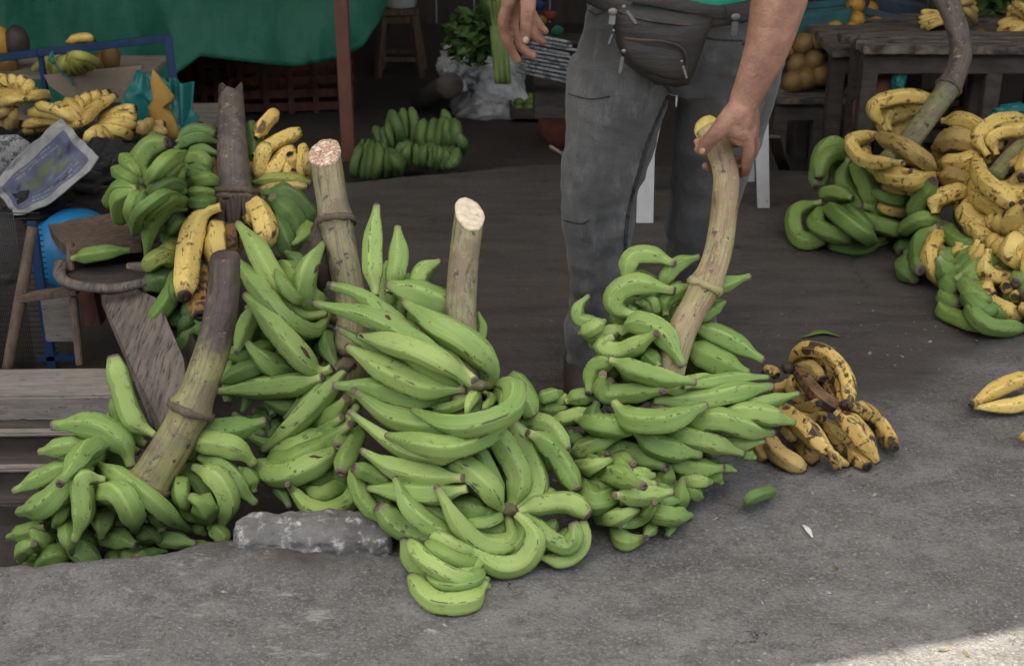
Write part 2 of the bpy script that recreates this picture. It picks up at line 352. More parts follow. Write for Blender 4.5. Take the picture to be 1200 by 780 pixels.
c_ = n.mix(n.ramp(n.noise(ob, 5, 6, .6), .35, .65), (.046, .045, .047), (.105, .103, .102))
c_ = n.mix(n.math('MULTIPLY', n.ramp(n.noise(n.mapv(ob, (1, 1, .35)), 26, 6, .7), .47, .70), .75), c_, (.155, .153, .152))
c_ = n.mix(n.math('MULTIPLY', n.ramp(n.noise(ob, 3.2, 5, .6, .7), .50, .62), .55), c_, (.045, .045, .048))
c_ = n.mix(n.math('MULTIPLY', n.ramp(n.noise(ob, 300, 2), .4, .7), .4), c_, (.04, .042, .047))
t.links.new(c_, b.inputs['Base Color']); b.inputs['Roughness'].default_value = .9; b.inputs['Sheen Weight'].default_value = .15
h = n.math('ADD', n.noise(n.mapv(ob, (1, 1, 1.3)), 8, 5, .55, .8), n.math('MULTIPLY', n.noise(ob, 300, 3), .06))
bp = n('Bump', {'Strength': .5, 'Distance': .018, 'Height': h}); t.links.new(bp.outputs[0], b.inputs['Normal']); M['jeans'] = m
M['stitch'] = simple('dark_denim_seam', (.016, .017, .02), (.05, .05, .052), .9, 90, bump=.8)
# printed paper: flat print only
m, t, b = newmat('newsprint'); n = N(t); uv = n('TexCoord').outputs['UV']; s = n('SeparateXYZ', {0: uv})
U, T = s.outputs[0], s.outputs[1]
def band(n, x, a, b_): return n.math('MULTIPLY', n.math('GREATER_THAN', x, a), n.math('LESS_THAN', x, b_))
ins = n.math('MULTIPLY', band(n, U, .07, .93), band(n, T, .2, .9))
c_ = n.mix(ins, (.27, .27, .27), (.075, .085, .14)); c_ = n.mix(n.math('MULTIPLY', n.ramp(n.noise(n.mapv(uv, (7, 5, 1)), 1, 6, .7), .45, .65), .5), c_, (.13, .13, .15))
pic = n.math('MULTIPLY', n.math('MULTIPLY', band(n, U, .25, .8), band(n, T, .42, .66)), n.ramp(n.noise(n.mapv(uv, (6, 9, 1)), 1, 4), .42, .55)); c_ = n.mix(pic, c_, (.10, .12, .07))
lines = n.math('MULTIPLY', n.math('GREATER_THAN', n.math('FRACT', n.math('MULTIPLY', T, 15.0)), .55), n.math('GREATER_THAN', n.noise(n.mapv(uv, (60, 15, 1)), 1, 2), .5))
tx = n.math('MULTIPLY', lines, n.math('ADD', n.math('MULTIPLY', band(n, T, .72, .87), band(n, U, .15, .85)), n.math('MULTIPLY', band(n, T, .22, .36), band(n, U, .2, .8))))
c_ = n.mix(n.math('MULTIPLY', tx, .6), c_, (.27, .28, .31)); t.links.new(c_, b.inputs['Base Color']); b.inputs['Roughness'].default_value = .7; M['news'] = m
M['paper'] = simple('grey_newspaper', (.30, .30, .30), (.2, .2, .2), .8, 30, bump=.2, dirt=(.08, .08, .09), dscale=40, dth=(.5, .55))
m, t, b = newmat('translucent_canopy_cloth'); n = N(t)
tr = n('BsdfTranslucent', {'Color': (.9, .88, .84, 1)}); df = n('BsdfDiffuse', {'Color': (.5, .5, .5, 1)})
mx = n('MixShader', {0: .30}); t.links.new(df.outputs[0], mx.inputs[1]); t.links.new(tr.outputs[0], mx.inputs[2]); t.links.new(mx.outputs[0], t.nodes['Material Output'].inputs[0]); t.nodes.remove(b); M['cloth'] = m
# ------------------------------------------------------------ ground
def nz(x, y, s=1.0, k=0.0): return noise.noise(Vector((x * s, y * s, k)))
EDGE_B = [(-9, 5.25), (-.6, 5.28), (0, 5.5), (.4, 5.52), (1.2, 5.42), (9, 5.3)]
def back_edge(x): return float(np.interp(x, [e[0] for e in EDGE_B], [e[1] for e in EDGE_B])) + .02 * nz(x, 0, 3)
def pit_edge(x): return float(np.interp(x, [-3, -1.05, -.8, -.62, -.5, -.3, 0], [2.50, 2.50, 2.53, 2.60, 2.62, 2.63, 2.7])) + .018 * nz(x, 3, 7) + .01 * nz(x, 5, 23)
PIT_Z = -.15
def ground_z(x, y):
    z = .006 * nz(x, y, 2.5) + .0025 * nz(x, y, 14) + .0012 * nz(x, y, 45)
    if x < 0 and 2.2 < y < 2.75: z += min(1, -x * 5) * (.007 * nz(x, y, 8, 2) + .004 * nz(x, y, 24, 4)) * min(1, (y - 2.2) * 6)
    # worn edge of the slab against the road surface
    if x < -.22 and 2.3 < y < 4.4:
        e = pit_edge(x); k = min(1, max(0, (y - e) / .035)); sx = min(1, max(0, (-.26 - x) / .05)); k2 = min(1, max(0, ((4.25 if x < -.8 else 3.62) - y) / .03))
        z += PIT_Z * k * k * (3 - 2 * k) * sx * k2
        lip = max(0, 1 - abs(y - e + .06) / .12); z += .022 * lip * sx * (1 + .8 * nz(x, y, 9)) * (1 - k)
        if y < e - .05 and x < -.3:   # crack running along the kerb lip
            c = abs((y - (2.46 - .10 * (x + .9))) + .012 * nz(x, 1, 18)); z -= .012 * max(0, 1 - c / .008)
    e = back_edge(x); k = min(1, max(0, (y - e) / .03)); z += -.16 * k
    return z
def axis(lo, a, b, hi, fine, coarse):
    v = list(np.arange(lo, a, coarse)) + list(np.arange(a, b, fine)) + list(np.arange(b, hi + coarse, coarse)); return v
XS = [-60, -30, -15, -8] + list(np.arange(-4, -1.5, .1)) + list(np.arange(-1.5, 1.8, .012)) + list(np.arange(1.8, 4, .1)) + [8, 15, 30, 60]
YS = [-60, -30, -12, -5, -2, 0, 1, 1.6] + list(np.arange(1.9, 3.8, .012)) + list(np.arange(3.8, 5.2, .03)) + list(np.arange(5.2, 5.65, .012)) + list(np.arange(5.7, 9, .1)) + [12, 20, 60, 120]
V = [(x, y, ground_z(x, y)) for y in YS for x in XS]; nx = len(XS)
F = [[j * nx + i, j * nx + i + 1, (j + 1) * nx + i + 1, (j + 1) * nx + i] for j in range(len(YS) - 1) for i in range(nx - 1)]
m, t, b = newmat('worn_concrete_and_asphalt'); n = N(t)
ge = n('NewGeometry'); pos = ge.outputs['Position']; sp = n('SeparateXYZ', {0: pos}); X_, Y_, Z_ = sp.outputs
wob = n.math('MULTIPLY', n.math('SUBTRACT', n.noise(pos, 3.2, 6, .6), .5), .55)
# the old dark slab begins behind this line: y = 2.95 + .55 x on the right
lin = n.math('SUBTRACT', Y_, n.math('ADD', 2.62, n.math('MULTIPLY', n.math('MAXIMUM', X_, -.3), .62)))
slab = n.ramp(n.math('ADD', lin, wob), .0, .22)
asph = n.mix(n.ramp(n.noise(pos, 9, 9, .75), .36, .64), (.195, .186, .179), (.33, .318, .306))
asph = n.mix(n.math('MULTIPLY', n.ramp(n.noise(pos, 2.2, 4, .6), .4, .7), .5), asph, (.10, .094, .09))
fine = n('TexVoronoi', {'Vector': pos, 'Scale': 160.0}).outputs[0]
asph = n.mix(n.math('MULTIPLY', n.ramp(n.noise(pos, 130, 4, .7), .50, .64), .7), asph, (.42, .41, .395))
asph = n.mix(n.math('MULTIPLY', n.ramp(n.noise(pos, 75, 6, .75), .54, .64), .6), asph, (.085, .08, .076))
asph = n.mix(n.math('MULTIPLY', n.ramp(n.noise(pos, 28, 7, .75), .54, .64), .4), asph, (.10, .095, .09))
sv = n.mapv(pos, (2.6, 11, 4))
dk = n.mix(n.ramp(n.noise(sv, 1, 7, .65), .3, .7), (.092, .080, .073), (.145, .127, .116))
dk = n.mix(n.math('MULTIPLY', n.ramp(n.noise(pos, 3, 5, .6), .45, .7), .5), dk, (.165, .147, .138))
dk = n.mix(n.math('MULTIPLY', n.ramp(n.noise(n.mapv(pos, (7, 24, 7)), 1, 6, .75), .56, .70), .5), dk, (.03, .025, .023))
dk = n.mix(n.ramp(n.noise(pos, 60, 3, .6), .735, .77), dk, (.12, .11, .10))
col = n.mix(slab, asph, dk)
cv = n('VectorMath', {0: pos, 1: n('CombineXYZ', {0: n.math('MULTIPLY', n.noise(pos, 5, 6, .7), .35), 1: n.math('MULTIPLY', n.noise(n.mapv(pos, (1, 1, 1), (9, 4, 0)), 5, 6, .7), .35), 2: 0.0}).outputs[0]}, operation='ADD').outputs[0]
cr = n('TexVoronoi', {'Vector': n.mapv(cv, (1.0, 1.7, 0)), 'Scale': 1.25}, feature='DISTANCE_TO_EDGE').outputs[0]
crm = n.math('MULTIPLY', n.ramp(cr, .007, .001), n.ramp(n.noise(pos, 1.9, 3, .5), .52, .62)); col = n.mix(n.math('MULTIPLY', crm, .85), col, (.02, .018, .017))
stn = n.math('MULTIPLY', n.ramp(n.noise(pos, 13, 7, .75), .60, .70), n.math('SUBTRACT', 1.0, slab)); col = n.mix(n.math('MULTIPLY', stn, .55), col, (.31, .30, .29))
# pale cement droppings, whitish patches near the kerb
cem = n.math('MULTIPLY', n.ramp(n.noise(n.mapv(pos, (6, 13, 5)), 1, 9, .8), .55, .66), n.ramp(X_, -.05, -.35))
col = n.mix(n.math('MULTIPLY', cem, n.math('MULTIPLY', n.ramp(Y_, 2.75, 2.6), .85)), col, (.52, .51, .49))
spk = n.ramp(n.math('ADD', n.noise(pos, 95, 2, .5), n.math('MULTIPLY', n.math('SUBTRACT', n.noise(pos, 2.5, 4), .5), .22)), .70, .73); col = n.mix(n.math('MULTIPLY', spk, n.math('SUBTRACT', 1.0, n.math('MULTIPLY', slab, .7))), col, (.42, .41, .39))
# the drop behind and pit: one darker brown below slab level
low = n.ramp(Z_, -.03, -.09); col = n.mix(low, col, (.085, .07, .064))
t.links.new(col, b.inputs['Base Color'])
rg = n.math('ADD', .62, n.math('MULTIPLY', n.noise(pos, 6, 5, .6), .3)); t.links.new(rg, b.inputs['Roughness']); b.inputs['Specular IOR Level'].default_value = .3
h = n.math('ADD', n.math('SUBTRACT', n.math('ADD', n.math('MULTIPLY', n.noise(pos, 60, 7, .75), 1.2), n.noise(pos, 17, 6, .7)), n.math('MULTIPLY', crm, .8)), n.math('MULTIPLY', n.noise(sv, 1.5, 5, .6), n.math('MULTIPLY', slab, 1.2)))
bp = n('Bump', {'Strength': 1.0, 'Distance': .02, 'Height': h}); t.links.new(bp.outputs[0], b.inputs['Normal'])
M['ground'] = m
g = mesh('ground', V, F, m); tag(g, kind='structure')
# fallen crumbs: many tiny chips of stone, peel and straw scattered over the ground
rr = random.Random(5); V = []; F = []
for k in range(2400):
    x = rr.uniform(-1.1, 1.35); y = rr.uniform(2.1, 4.2)
    if x < -.25 and 2.45 < y < 3.7: continue
    if nz(x, y, 2.2, 8) < rr.uniform(-.35, .45) or (y > 2.95 and rr.random() < .6): continue
    s = rr.uniform(.0008, .0028) * (1.9 if rr.random() < .08 else 1); z = ground_z(x, y); a = rr.uniform(0, 6.3); l = rr.choice([1, 1, 1.5, 3])
    b0 = len(V)
    for dx, dy, dz in ((-1, -1, 0), (1, -1, 0), (1, 1, 0), (-1, 1, 0), (-.5, -.4, 1), (.6, -.3, 1), (.4, .6, 1), (-.6, .4, 1)):
        V.append((x + s * (dx * l * cos(a) - dy * sin(a)), y + s * (dx * l * sin(a) + dy * cos(a)), z + s * (dz * .9 - .1)))
    for f in ((0, 1, 5, 4), (1, 2, 6, 5), (2, 3, 7, 6), (3, 0, 4, 7), (4, 5, 6, 7)): F.append([b0 + i for i in f])
M['chip'] = simple('pale_chips', (.36, .34, .31), (.12, .10, .085), .9, 120, bump=0)
tag(mesh('litter_chips', V, F, M['chip'], smooth=False), kind='stuff')

V = []; F = []; rr = random.Random(77)
for k in range(110):
    x = rr.uniform(-.9, 1.3); y = rr.uniform(2.1, 4.6)
    if x < -.2 and 2.4 < y < 4.3: continue
    l = rr.uniform(.004, .014); w_ = l * rr.uniform(.15, .5); a = rr.uniform(0, 6.3); z = ground_z(x, y) + .002; b0 = len(V); cu = rr.uniform(.1, .35) * l
    for (u, v, h) in ((-1, 0, .6), (-.4, .9, .1), (.4, .8, .2), (1, 0, .9), (.4, -.9, 0), (-.4, -.8, .3), (0, 0, .1)): V.append((x + l * u * cos(a) - w_ * v * sin(a), y + l * u * sin(a) + w_ * v * cos(a), z + cu * h))
    F += [[b0 + i, b0 + (i + 1) % 6, b0 + 6] for i in range(6)]
tag(mesh('peel_litter', V, F, simple('dried_peel_and_leaf_bits', (.20, .17, .09), (.05, .038, .028), .85, 9, bump=0), smooth=False), kind='stuff')

# ------------------------------------------------------------ canopy and walls shading the stalls; canopy and side walls are unseen
root = empty('shade_canopy', (0, 5, 3), 'unseen high canopy roof shaped to shade the whole stall area', 'canopy')  # out of view, laid out for the shade it casts
# the front edge of the canopy throws the shade line that crosses the bottom right corner
sh_ = Vector((-sd.x, -sd.y, 0)) * (3.6 / sd.z)       # how far the edge's shadow is carried
e1, e2 = G(945, 782) - sh_, G(1200, 738) - sh_; sl_ = (e2.y - e1.y) / (e2.x - e1.x)
ya, yb = e1.y + sl_ * (-7 - e1.x), e1.y + sl_ * (7 - e1.x)
mesh('top_light_cloth', [(-7, ya, 3.6), (7, yb, 3.6), (7, 4.2, 3.6), (-7, 4.2, 3.6)], [[0, 1, 2, 3]], M['cloth'], root, smooth=False)  # translucent strip added to give the fruit soft light from above
mesh('roof_sheet', [(-7, 4.0, 3.66), (7, 4.0, 3.66), (7, 11, 3.1), (-7, 11, 3.1)], [[0, 1, 2, 3]], M['roof'], root, smooth=False)
mod(root.children[-1], 'SOLIDIFY', thickness=.02)
for x in (-3.2, 3.2):
    tube('post', [(x, 1.4, -.02), (x, 1.4, 3.5)], .04, M['steel_rust'], root)
    tube('post', [(x, 6.5, -.2), (x, 6.5, 3.3)], .04, M['steel_rust'], root)
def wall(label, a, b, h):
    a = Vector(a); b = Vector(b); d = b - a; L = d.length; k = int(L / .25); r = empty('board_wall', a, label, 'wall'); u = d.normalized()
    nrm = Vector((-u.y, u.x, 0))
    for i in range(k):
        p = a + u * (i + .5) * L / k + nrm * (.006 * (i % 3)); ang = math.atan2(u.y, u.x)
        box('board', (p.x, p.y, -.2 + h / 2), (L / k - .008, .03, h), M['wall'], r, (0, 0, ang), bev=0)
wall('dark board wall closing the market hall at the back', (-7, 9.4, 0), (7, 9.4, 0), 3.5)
wall('unseen dark board side wall added on the left to keep light off the back', (-4.6, 3.2, 0), (-4.6, 9.4, 0), 3.5)  # both side walls are out of view, added to darken the background
wall('unseen dark board side wall added on the right to keep light off the back', (4.8, 3.4, 0), (4.8, 9.4, 0), 3.5)

# ------------------------------------------------------------ post, tarpaulin, crate, stool, bucket, sacks
r = empty('steel_post', G(408, 186, -.16), 'square reddish brown post standing behind the cut stalk', 'post')
a = G(409, 186, -.16); Yp = a.y
tp = P(404, -260, Yp)
bar('shaft', a, (a.x - .012, Yp, 3.2), .058, .058, M['steel_rust'], r, up=(0, 1, 0))
box('base_plate', (a.x, Yp, -.155), (.1, .1, .012), M['steel_rust'], r)
# tarpaulin: hangs from a rope across the back
low = [(-30, 175), (40, 140), (110, 125), (150, 140), (195, 95), (235, 66), (300, 74), (345, 78), (395, 70), (425, 55), (448, 20), (462, -20), (480, -60)]
lx = [q[0] for q in low]; ly = [q[1] for q in low]
YT = 6.6
def tf(s, q):
    px = -60 + 540 * s; yb = float(np.interp(px, lx, ly)); yt = -190
    py = yt + (yb - yt) * q
    fold = .05 * sin(px * .045 + q * 1.5) * q + .05 * nz(px * .02, q * 3, 1) + .012 * nz(px * .1, q * 8, 1, 4)
    return P(px, py, YT + fold - .25 * q)
o = gridmesh('tarpaulin', tf, 110, 46, M['tarp'], thick=.003); tag(o, 'green tarpaulin sheet hanging across the back left with sagging lower hem', 'tarpaulin')
# red-brown slatted crate under the tarpaulin
def slat_crate(root, c, w, d, h, rot, mat, nslat=4, nv=5):
    Mx = Matrix.Rotation(rot, 3, 'Z')
    for sx in (-1, 1):
        for sy in (-1, 1): box('corner_post', Vector(c) + Mx @ Vector((sx * (w / 2 - .02), sy * (d / 2 - .02), h / 2)), (.04, .04, h), mat, root, Mx)
    for k in range(nslat):
        z = h * (k + .5) / nslat
        for sy in (-1, 1): box('slat', Vector(c) + Mx @ Vector((0, sy * (d / 2 + .007), z)), (w, .012, h / nslat * .62), mat, root, Mx, bev=.002)
        for sx in (-1, 1): box('slat', Vector(c) + Mx @ Vector((sx * (w / 2 + .007), 0, z)), (.012, d - .03, h / nslat * .62), mat, root, Mx, bev=.002)
    for k in range(nv):
        x = -w / 2 + w * (k + .5) / nv; box('upright', Vector(c) + Mx @ Vector((x, -d / 2 - .018, h / 2)), (.03, .01, h), mat, root, Mx, bev=.002)
    box('bottom', Vector(c) + Vector((0, 0, .012)), (w * .96, d * .96, .014), mat, root, Mx, bev=.002)
c = G(335, 134, -.16); r = empty('slatted_crate', c, 'reddish brown slatted crate on the floor below the green tarpaulin', 'crate')
slat_crate(r, c + Vector((0, .25, 0)), .62, .45, .27, .12, M['wood_red'])
c = G(232, 150, -.16); r = empty('slatted_crate', c, 'dark slatted crate in the shade left of the reddish crate', 'crate')
slat_crate(r, c + Vector((0, .5, 0)), .35, .4, .3, -.1, M['wood_red'])
def wood_stool(c, h, s, sp):
    r = empty('wooden_stool', c, 'small wooden stool with splayed legs carrying a white bucket', 'stool')
    box('seat', c + Vector((0, 0, h)), (s, s, .035), M['wood_brown'], r, (0, 0, .08))
    L = {}
    for sx in (-1, 1):
        for sy in (-1, 1):
            a = c + Vector((sx * sp, sy * sp, 0)); b_ = c + Vector((sx * s * .36, sy * s * .36, h - .018)); L[sx, sy] = (a, b_); bar('leg', a, b_, .035, .035, M['wood_brown'], r)
    for (p, q) in (((-1, -1), (1, -1)), ((-1, 1), (1, 1)), ((-1, -1), (-1, 1)), ((1, -1), (1, 1))):
        A = L[p][0].lerp(L[p][1], .3); B = L[q][0].lerp(L[q][1], .3); bar('stretcher', A, B, .022, .026, M['wood_brown'], r)
        A = L[p][0].lerp(L[p][1], .93); B = L[q][0].lerp(L[q][1], .93); bar('apron', A, B, .02, .045, M['wood_brown'], r)
c = G(468, 92, -.16) + Vector((0, .12, 0)); wood_stool(c, .36, .22, .12)
r = empty('bucket', c + Vector((0, 0, .38)), 'white plastic bucket standing on the small wooden stool', 'bucket')
V, F, UV = tube_vf(np.array([(c.x + .01, c.y, c.z + .378 + z) for z in (0, .005, .1, .2, .24, .25)]), [.085, .09, .1, .112, .115, .12], 24); mesh('body', V, F, M['white_plastic'], r, uv=UV)
tube('handle', [(c.x - .11, c.y, c.z + .6), (c.x - .07, c.y - .1, c.z + .55), (c.x + .01, c.y - .13, c.z + .52), (c.x + .09, c.y - .1, c.z + .55), (c.x + .13, c.y, c.z + .6)], .003, M['steel'], r)

def sack(px, py, wpx, hpx, label, lean=0, z=-.16, seed=1):
    g0 = G(px, py, z); mp = MPP(px, py, g0.y); W = wpx * mp / 2; H = hpx * mp * 1.02; r = empty('sack', g0, label, 'sack')
    V = []; nr, ns = 40, 80
    for j in range(nr):
        q = j / (nr - 1); w_ = W * (1.0 - .15 * (1 - min(1, q * 6)) ** 2) * (1 - .42 * q)
        w_ *= (1 - .75 * max(0, q - .88) / .12)
        for k in range(ns):
            th = 2 * pi * k / ns; f = 1 + .22 * nz(cos(th) * 1.5 + seed, sin(th) * 1.5 + q * 3, 1.6) + .20 * abs(nz(cos(th) * 3, sin(th) * 3 + q * 5, 1, seed)) - .14 * abs(nz(cos(th) * 7, sin(th) * 7 + q * 9, 1, seed + 3))
            V.append(g0 + Vector((w_ * f * cos(th) + lean * q * H, W * .75 + w_ * .75 * f * sin(th), H * q + .015 * nz(th * 2, q * 4, 1))))
    F = [[j * ns + k, j * ns + (k + 1) % ns, (j + 1) * ns + (k + 1) % ns, (j + 1) * ns + k] for j in range(nr - 1) for k in range(ns)]
    F.append(list(range(ns))[::-1]); F.append([(nr - 1) * ns + k for k in range(ns)])
    mesh('body', V, F, M['sack'], r); return r, g0, H
r, g0, H = sack(576, 143, 104, 72, 'light grey woven sack slumped on the floor under the green stalks', seed=2)
# crumpled plastic bag mouth at the left of the sack
o = crumple('plastic_bag', P(536, 82, g0.y - .05), .12, M['sack'], (.9, .7, 1.1), 3, deep=.9); tag(o, 'crumpled whitish plastic bag lying against the grey sack', 'bag')
r = empty('log_roller', P(505, 128, 6.1), 'dusty dark round timber leaning beside the grey sack', 'log')
tube('trunk', [G(492, 132, -.16) + Vector((0, .1, .03)), P(528, 100, 6.3)], [.05, .06], M['wood_dark'], r, ns=16)
# greens standing in the sack
def leafpile(name, c, rad, nleaf, size, mat, label, cat, seed, sc=(1, 1, 1), kind=None):
    rr = random.Random(seed); V = []; F = []
    for k in range(nleaf):
        d = Vector((rr.gauss(0, 1), rr.gauss(0, 1), rr.gauss(0, 1))).normalized(); p = c + Vector((d.x * sc[0], d.y * sc[1], d.z * sc[2])) * rad * rr.random() ** .4
        a = Vector((rr.gauss(0, 1), rr.gauss(0, 1), rr.gauss(0, .6))).normalized(); b_ = a.cross(Vector((rr.gauss(0, 1), rr.gauss(0, 1), rr.gauss(0, 1)))).normalized()
        s = size * rr.uniform(.6, 1.3); i0 = len(V); n_ = a.cross(b_)
        V += [p - a * s, p + b_ * s * .45 + n_ * s * .15, p + a * s, p - b_ * s * .45 + n_ * s * .15, p + n_ * s * .05]
        F += [[i0, i0 + 1, i0 + 4], [i0 + 1, i0 + 2, i0 + 4], [i0 + 2, i0 + 3, i0 + 4], [i0 + 3, i0, i0 + 4]]
    o = mesh(name, V, F, mat, smooth=False); tag(o, label, cat, kind=kind); return o
leafpile('leafy_greens', P(552, 42, 6.5), .125, 260, .04, M['leaf'], 'bunch of dark leafy greens poking out of the grey sack', 'greens', 3, (1, .8, 1.15))
r = empty('green_stalks', P(588, 95, 6.4), 'sheaf of pale green stalks standing upright in the sack', 'vegetable')
for k in range(7):
    x0 = 583 + k * 2.2; tube('stalk', [P(x0, 98, 6.40 + .012 * (k % 3)), P(x0 - 3 + R.uniform(-2, 2), 50, 6.42), P(x0 - 10 + k * 3, 2 - R.uniform(0, 12), 6.45)], [.013, .018, .011], M['celery'], r, ns=8)
tube('leaf', [P(575, 30, 6.4), P(568, 8, 6.38), P(560, -12, 6.4)], [.006, .03, .004], M['leaf'], r, ex=(1, .25))
tube('leaf', [P(590, 20, 6.4), P(600, 4, 6.38), P(612, -12, 6.4)], [.006, .025, .004], M['leaf'], r, ex=(1, .25))
# fanned stack of folded newspapers / flat strips on a low box
YN = 5.9
r = empty('low_box', P(640, 110, YN + .1), 'dark low box holding the folded papers behind the man', 'box')
box('body', P(652, 114, YN + .22), (.20, .3, .12), M['wood_dark'], r)
tb = P(640, 100, YN + .1)
r = empty('paper_stack', P(638, 92, YN), 'fanned stack of folded grey papers behind the man at the left', 'papers')
for k in range(11):
    a = P(608 + k * 1.5, 78 - k * 4.2 + 6, YN - .01 * k); b_ = P(668 + R.uniform(-6, 6), 96 - k * 4.6, YN + .02 - .01 * k)
    bar('folded_paper', a, b_, .18, .012, M['paper'], r, up=(0, .2, 1))
# limes in a shallow tray, clay pot
c = G(640, 150, -.16) + Vector((0, .2, 0)); r = empty('low_tray', c, 'dark tray of green fruit on the floor behind the man', 'tray'); box('bottom', c + Vector((0, 0, .03)), (.34, .24, .02), M['wood_dark'], r)
for sx in (-1, 1): box('side', c + Vector((sx * .17, 0, .06)), (.015, .24, .07), M['wood_dark'], r)
box('side', c + Vector((0, -.12, .05)), (.34, .015, .05), M['wood_dark'], r)
k = 0
for ix in range(6):
    for iy in range(3):
        o = blob('lime', c + Vector((-.13 + ix * .052 + R.uniform(-.006, .006), -.08 + iy * .055, .07 + .012 * iy)), .027, M['lime'], sub=2, seed=k); k += 1
        tag(o, 'green lime lying in the dark tray behind the man', 'lime', 'limes in the dark tray')
g0 = G(655, 178, -.16)
V, F, UV = tube_vf(np.array([(g0.x + .01, g0.y + .1, g0.z + z) for z in (0, .02, .08, .15, .2, .23, .25)]), [.05, .07, .10, .105, .08, .06, .068], 24)
tag(mesh('clay_pot', V, F, M['clay'], uv=UV), 'reddish clay pot just behind the left leg of the man', 'pot')
tag(tube('bone_scrap', [P(645, 172, 5.45), P(652, 176, 5.42), P(664, 184, 5.44)], [.008, .006, .009], M['carton']), 'pale curved scrap at the slab edge beside the clay pot', 'scrap')
# coloured packets hanging high at the back
for k, (x, y, cc, nm) in enumerate([(632, 6, (.02, .05, .2), 'blue'), (634, 24, (.35, .22, .03), 'yellow'), (653, 36, (.02, .22, .12), 'green'), (645, 18, (.3, .05, .03), 'red'), (565, 12, (.3, .3, .06), 'lime yellow')]):
    o = blob('food_packet', P(x, y, 6.9), .032, simple(nm.replace(' ', '_') + '_packet', tuple(q_ * .5 for q_ in cc), None, .6), amp=.3, sc=(1, .35, .8), seed=k)
    tag(o, nm + ' packet among the goods at the dark back of the stall', 'packet')
r = empty('market_shelf', P(640, 40, 7), 'dark wooden shelf at the back holding coloured packets', 'shelf')
box('board', P(620, 46, 7.0), (.62, .2, .02), M['wood_dark'], r)
for x in (560, 690): bar('upright', P(x, 46, 7.0), (P(x, 46, 7.0).x, 7.0, -.16), .03, .03, M['wood_dark'], r)
# white plastic stool behind the man
r = empty('plastic_stool', (.45, 4.3, 0), 'white plastic stool with flared legs behind the man', 'stool')
def wleg(a, b_, w0, w1):
    a = Vector(a); b_ = Vector(b_); x = Vector((1, 0, 0)); V = []
    for (p, w_) in ((a, w0), (b_, w1)):
        for dx, dy in ((-1, -.15), (1, -.15), (1, .15), (.75, .15), (.75, -.05), (-.75, -.05), (-.75, .15), (-1, .15)): V.append(p + Vector((dx * w_, dy * w_ * 2.4, 0)))
    F = [[i, (i + 1) % 8, 8 + (i + 1) % 8, 8 + i] for i in range(8)] + [[7, 6, 5, 4, 3, 2, 1, 0], [8, 9, 10, 11, 12, 13, 14, 15]]
    return mesh('leg', V, F, M['white_plastic'], r, smooth=False)
bl, br = G(752, 260), G(893, 243)
tz = .46
wleg((bl.x + .01, bl.y, 0), (bl.x + .012, bl.y + .06, tz), .030, .026); wleg((br.x + .005, br.y, 0), (br.x - .045, br.y - .04, tz), .022, .026)
wleg((bl.x + .02, bl.y + .36, 0), (bl.x + .09, bl.y + .3, tz), .028, .026); wleg((br.x, br.y + .33, 0), (br.x - .05, br.y + .27, tz), .024, .026)
cx = (bl.x + br.x) / 2 + .01; cy = (bl.y + br.y) / 2 + .14
o = box('seat', (cx, cy, tz), (.32, .36, .03), M['white_plastic'], r, bev=.012)
box('apron', (cx, cy - .16, tz - .035), (.26, .015, .05), M['white_plastic'], r)
# brown flap leaning behind the stool leg
tag(bar('wood_offcut', G(920, 200, -.1), P(906, 160, 5.0), .05, .012, M['wood_brown']), 'short brown board end leaning behind the white stool leg', 'board')

# ------------------------------------------------------------ right back: tables, fruit
YR = 5.9
def table(name, x0, x1, ytop, Y, depth, label, th=.035, legs=True, zb=-.16):
    a = P(x0, ytop, Y); b_ = P(x1, ytop, Y); r = empty(name, (a + b_) / 2, label, 'table'); nb = 4
    for k in range(nb):
        yy = Y + depth * (k + .5) / nb; box('plank', ((a.x + b_.x) / 2 + R.uniform(-.03, .03), yy, a.z + R.uniform(-.006, .006)), (b_.x - a.x, depth / nb - .008, th), M['wood_table'], r, (R.uniform(-.02, .02), R.uniform(-.008, .008), R.uniform(-.01, .01)))
    box('apron', ((a.x + b_.x) / 2, Y + .05, a.z - .06), (b_.x - a.x - .04, .025, .07), M['wood_dark'], r)
    if legs:
        for x in (a.x + .05, b_.x - .05, (a.x * .6 + b_.x * .4)):
            for yy in (Y + .07, Y + depth - .07): bar('leg', (x, yy, zb), (x, yy, a.z - .02), .06, .06, M['wood_dark'], r)
    return r, a.z + th / 2
table('market_table', 972, 1240, 62, 5.55, .75, 'weathered grey table at the right back with dark space beneath')
_, ztop = table('market_table', 1010, 1420, 60, 5.22, .3, 'rough grey plank table end behind the right pile of plantains')
_, zsh = table('display_bench', 905, 1060, 118, 5.75, .5, 'low dark bench of fruit at the right back', th=.03)
def fruits(name, spots, rad, mat, labels, cat, group, sc=(1, 1, 1)):
    for k, ((x, y, Y), label) in enumerate(zip(spots, labels)):
        o = blob(name, P(x, y, Y), rad * R.uniform(.9, 1.1), mat, sub=3, amp=.06, seed=k, sc=sc); tag(o, label, cat, group)
fruits('orange', [(1003, 6, 6.2), (1003, 24, 6.15), (998, 36, 6.1), (978, 34, 6.1), (1026, 30, 6.2), (985, 6, 6.5), (1018, 12, 6.4)], .042, M['orange'], ['orange on top of the upright column of three at the back right', 'middle orange of the upright column of three at the back right', 'lowest orange of the upright column of three at the back right', 'orange lying left of the column, against the teal crate rim', 'large greenish orange right of the upright column', 'orange half hidden behind the top of the column on its left', 'orange half hidden behind the top of the column on its right'], 'orange', 'orange fruit at the back right')
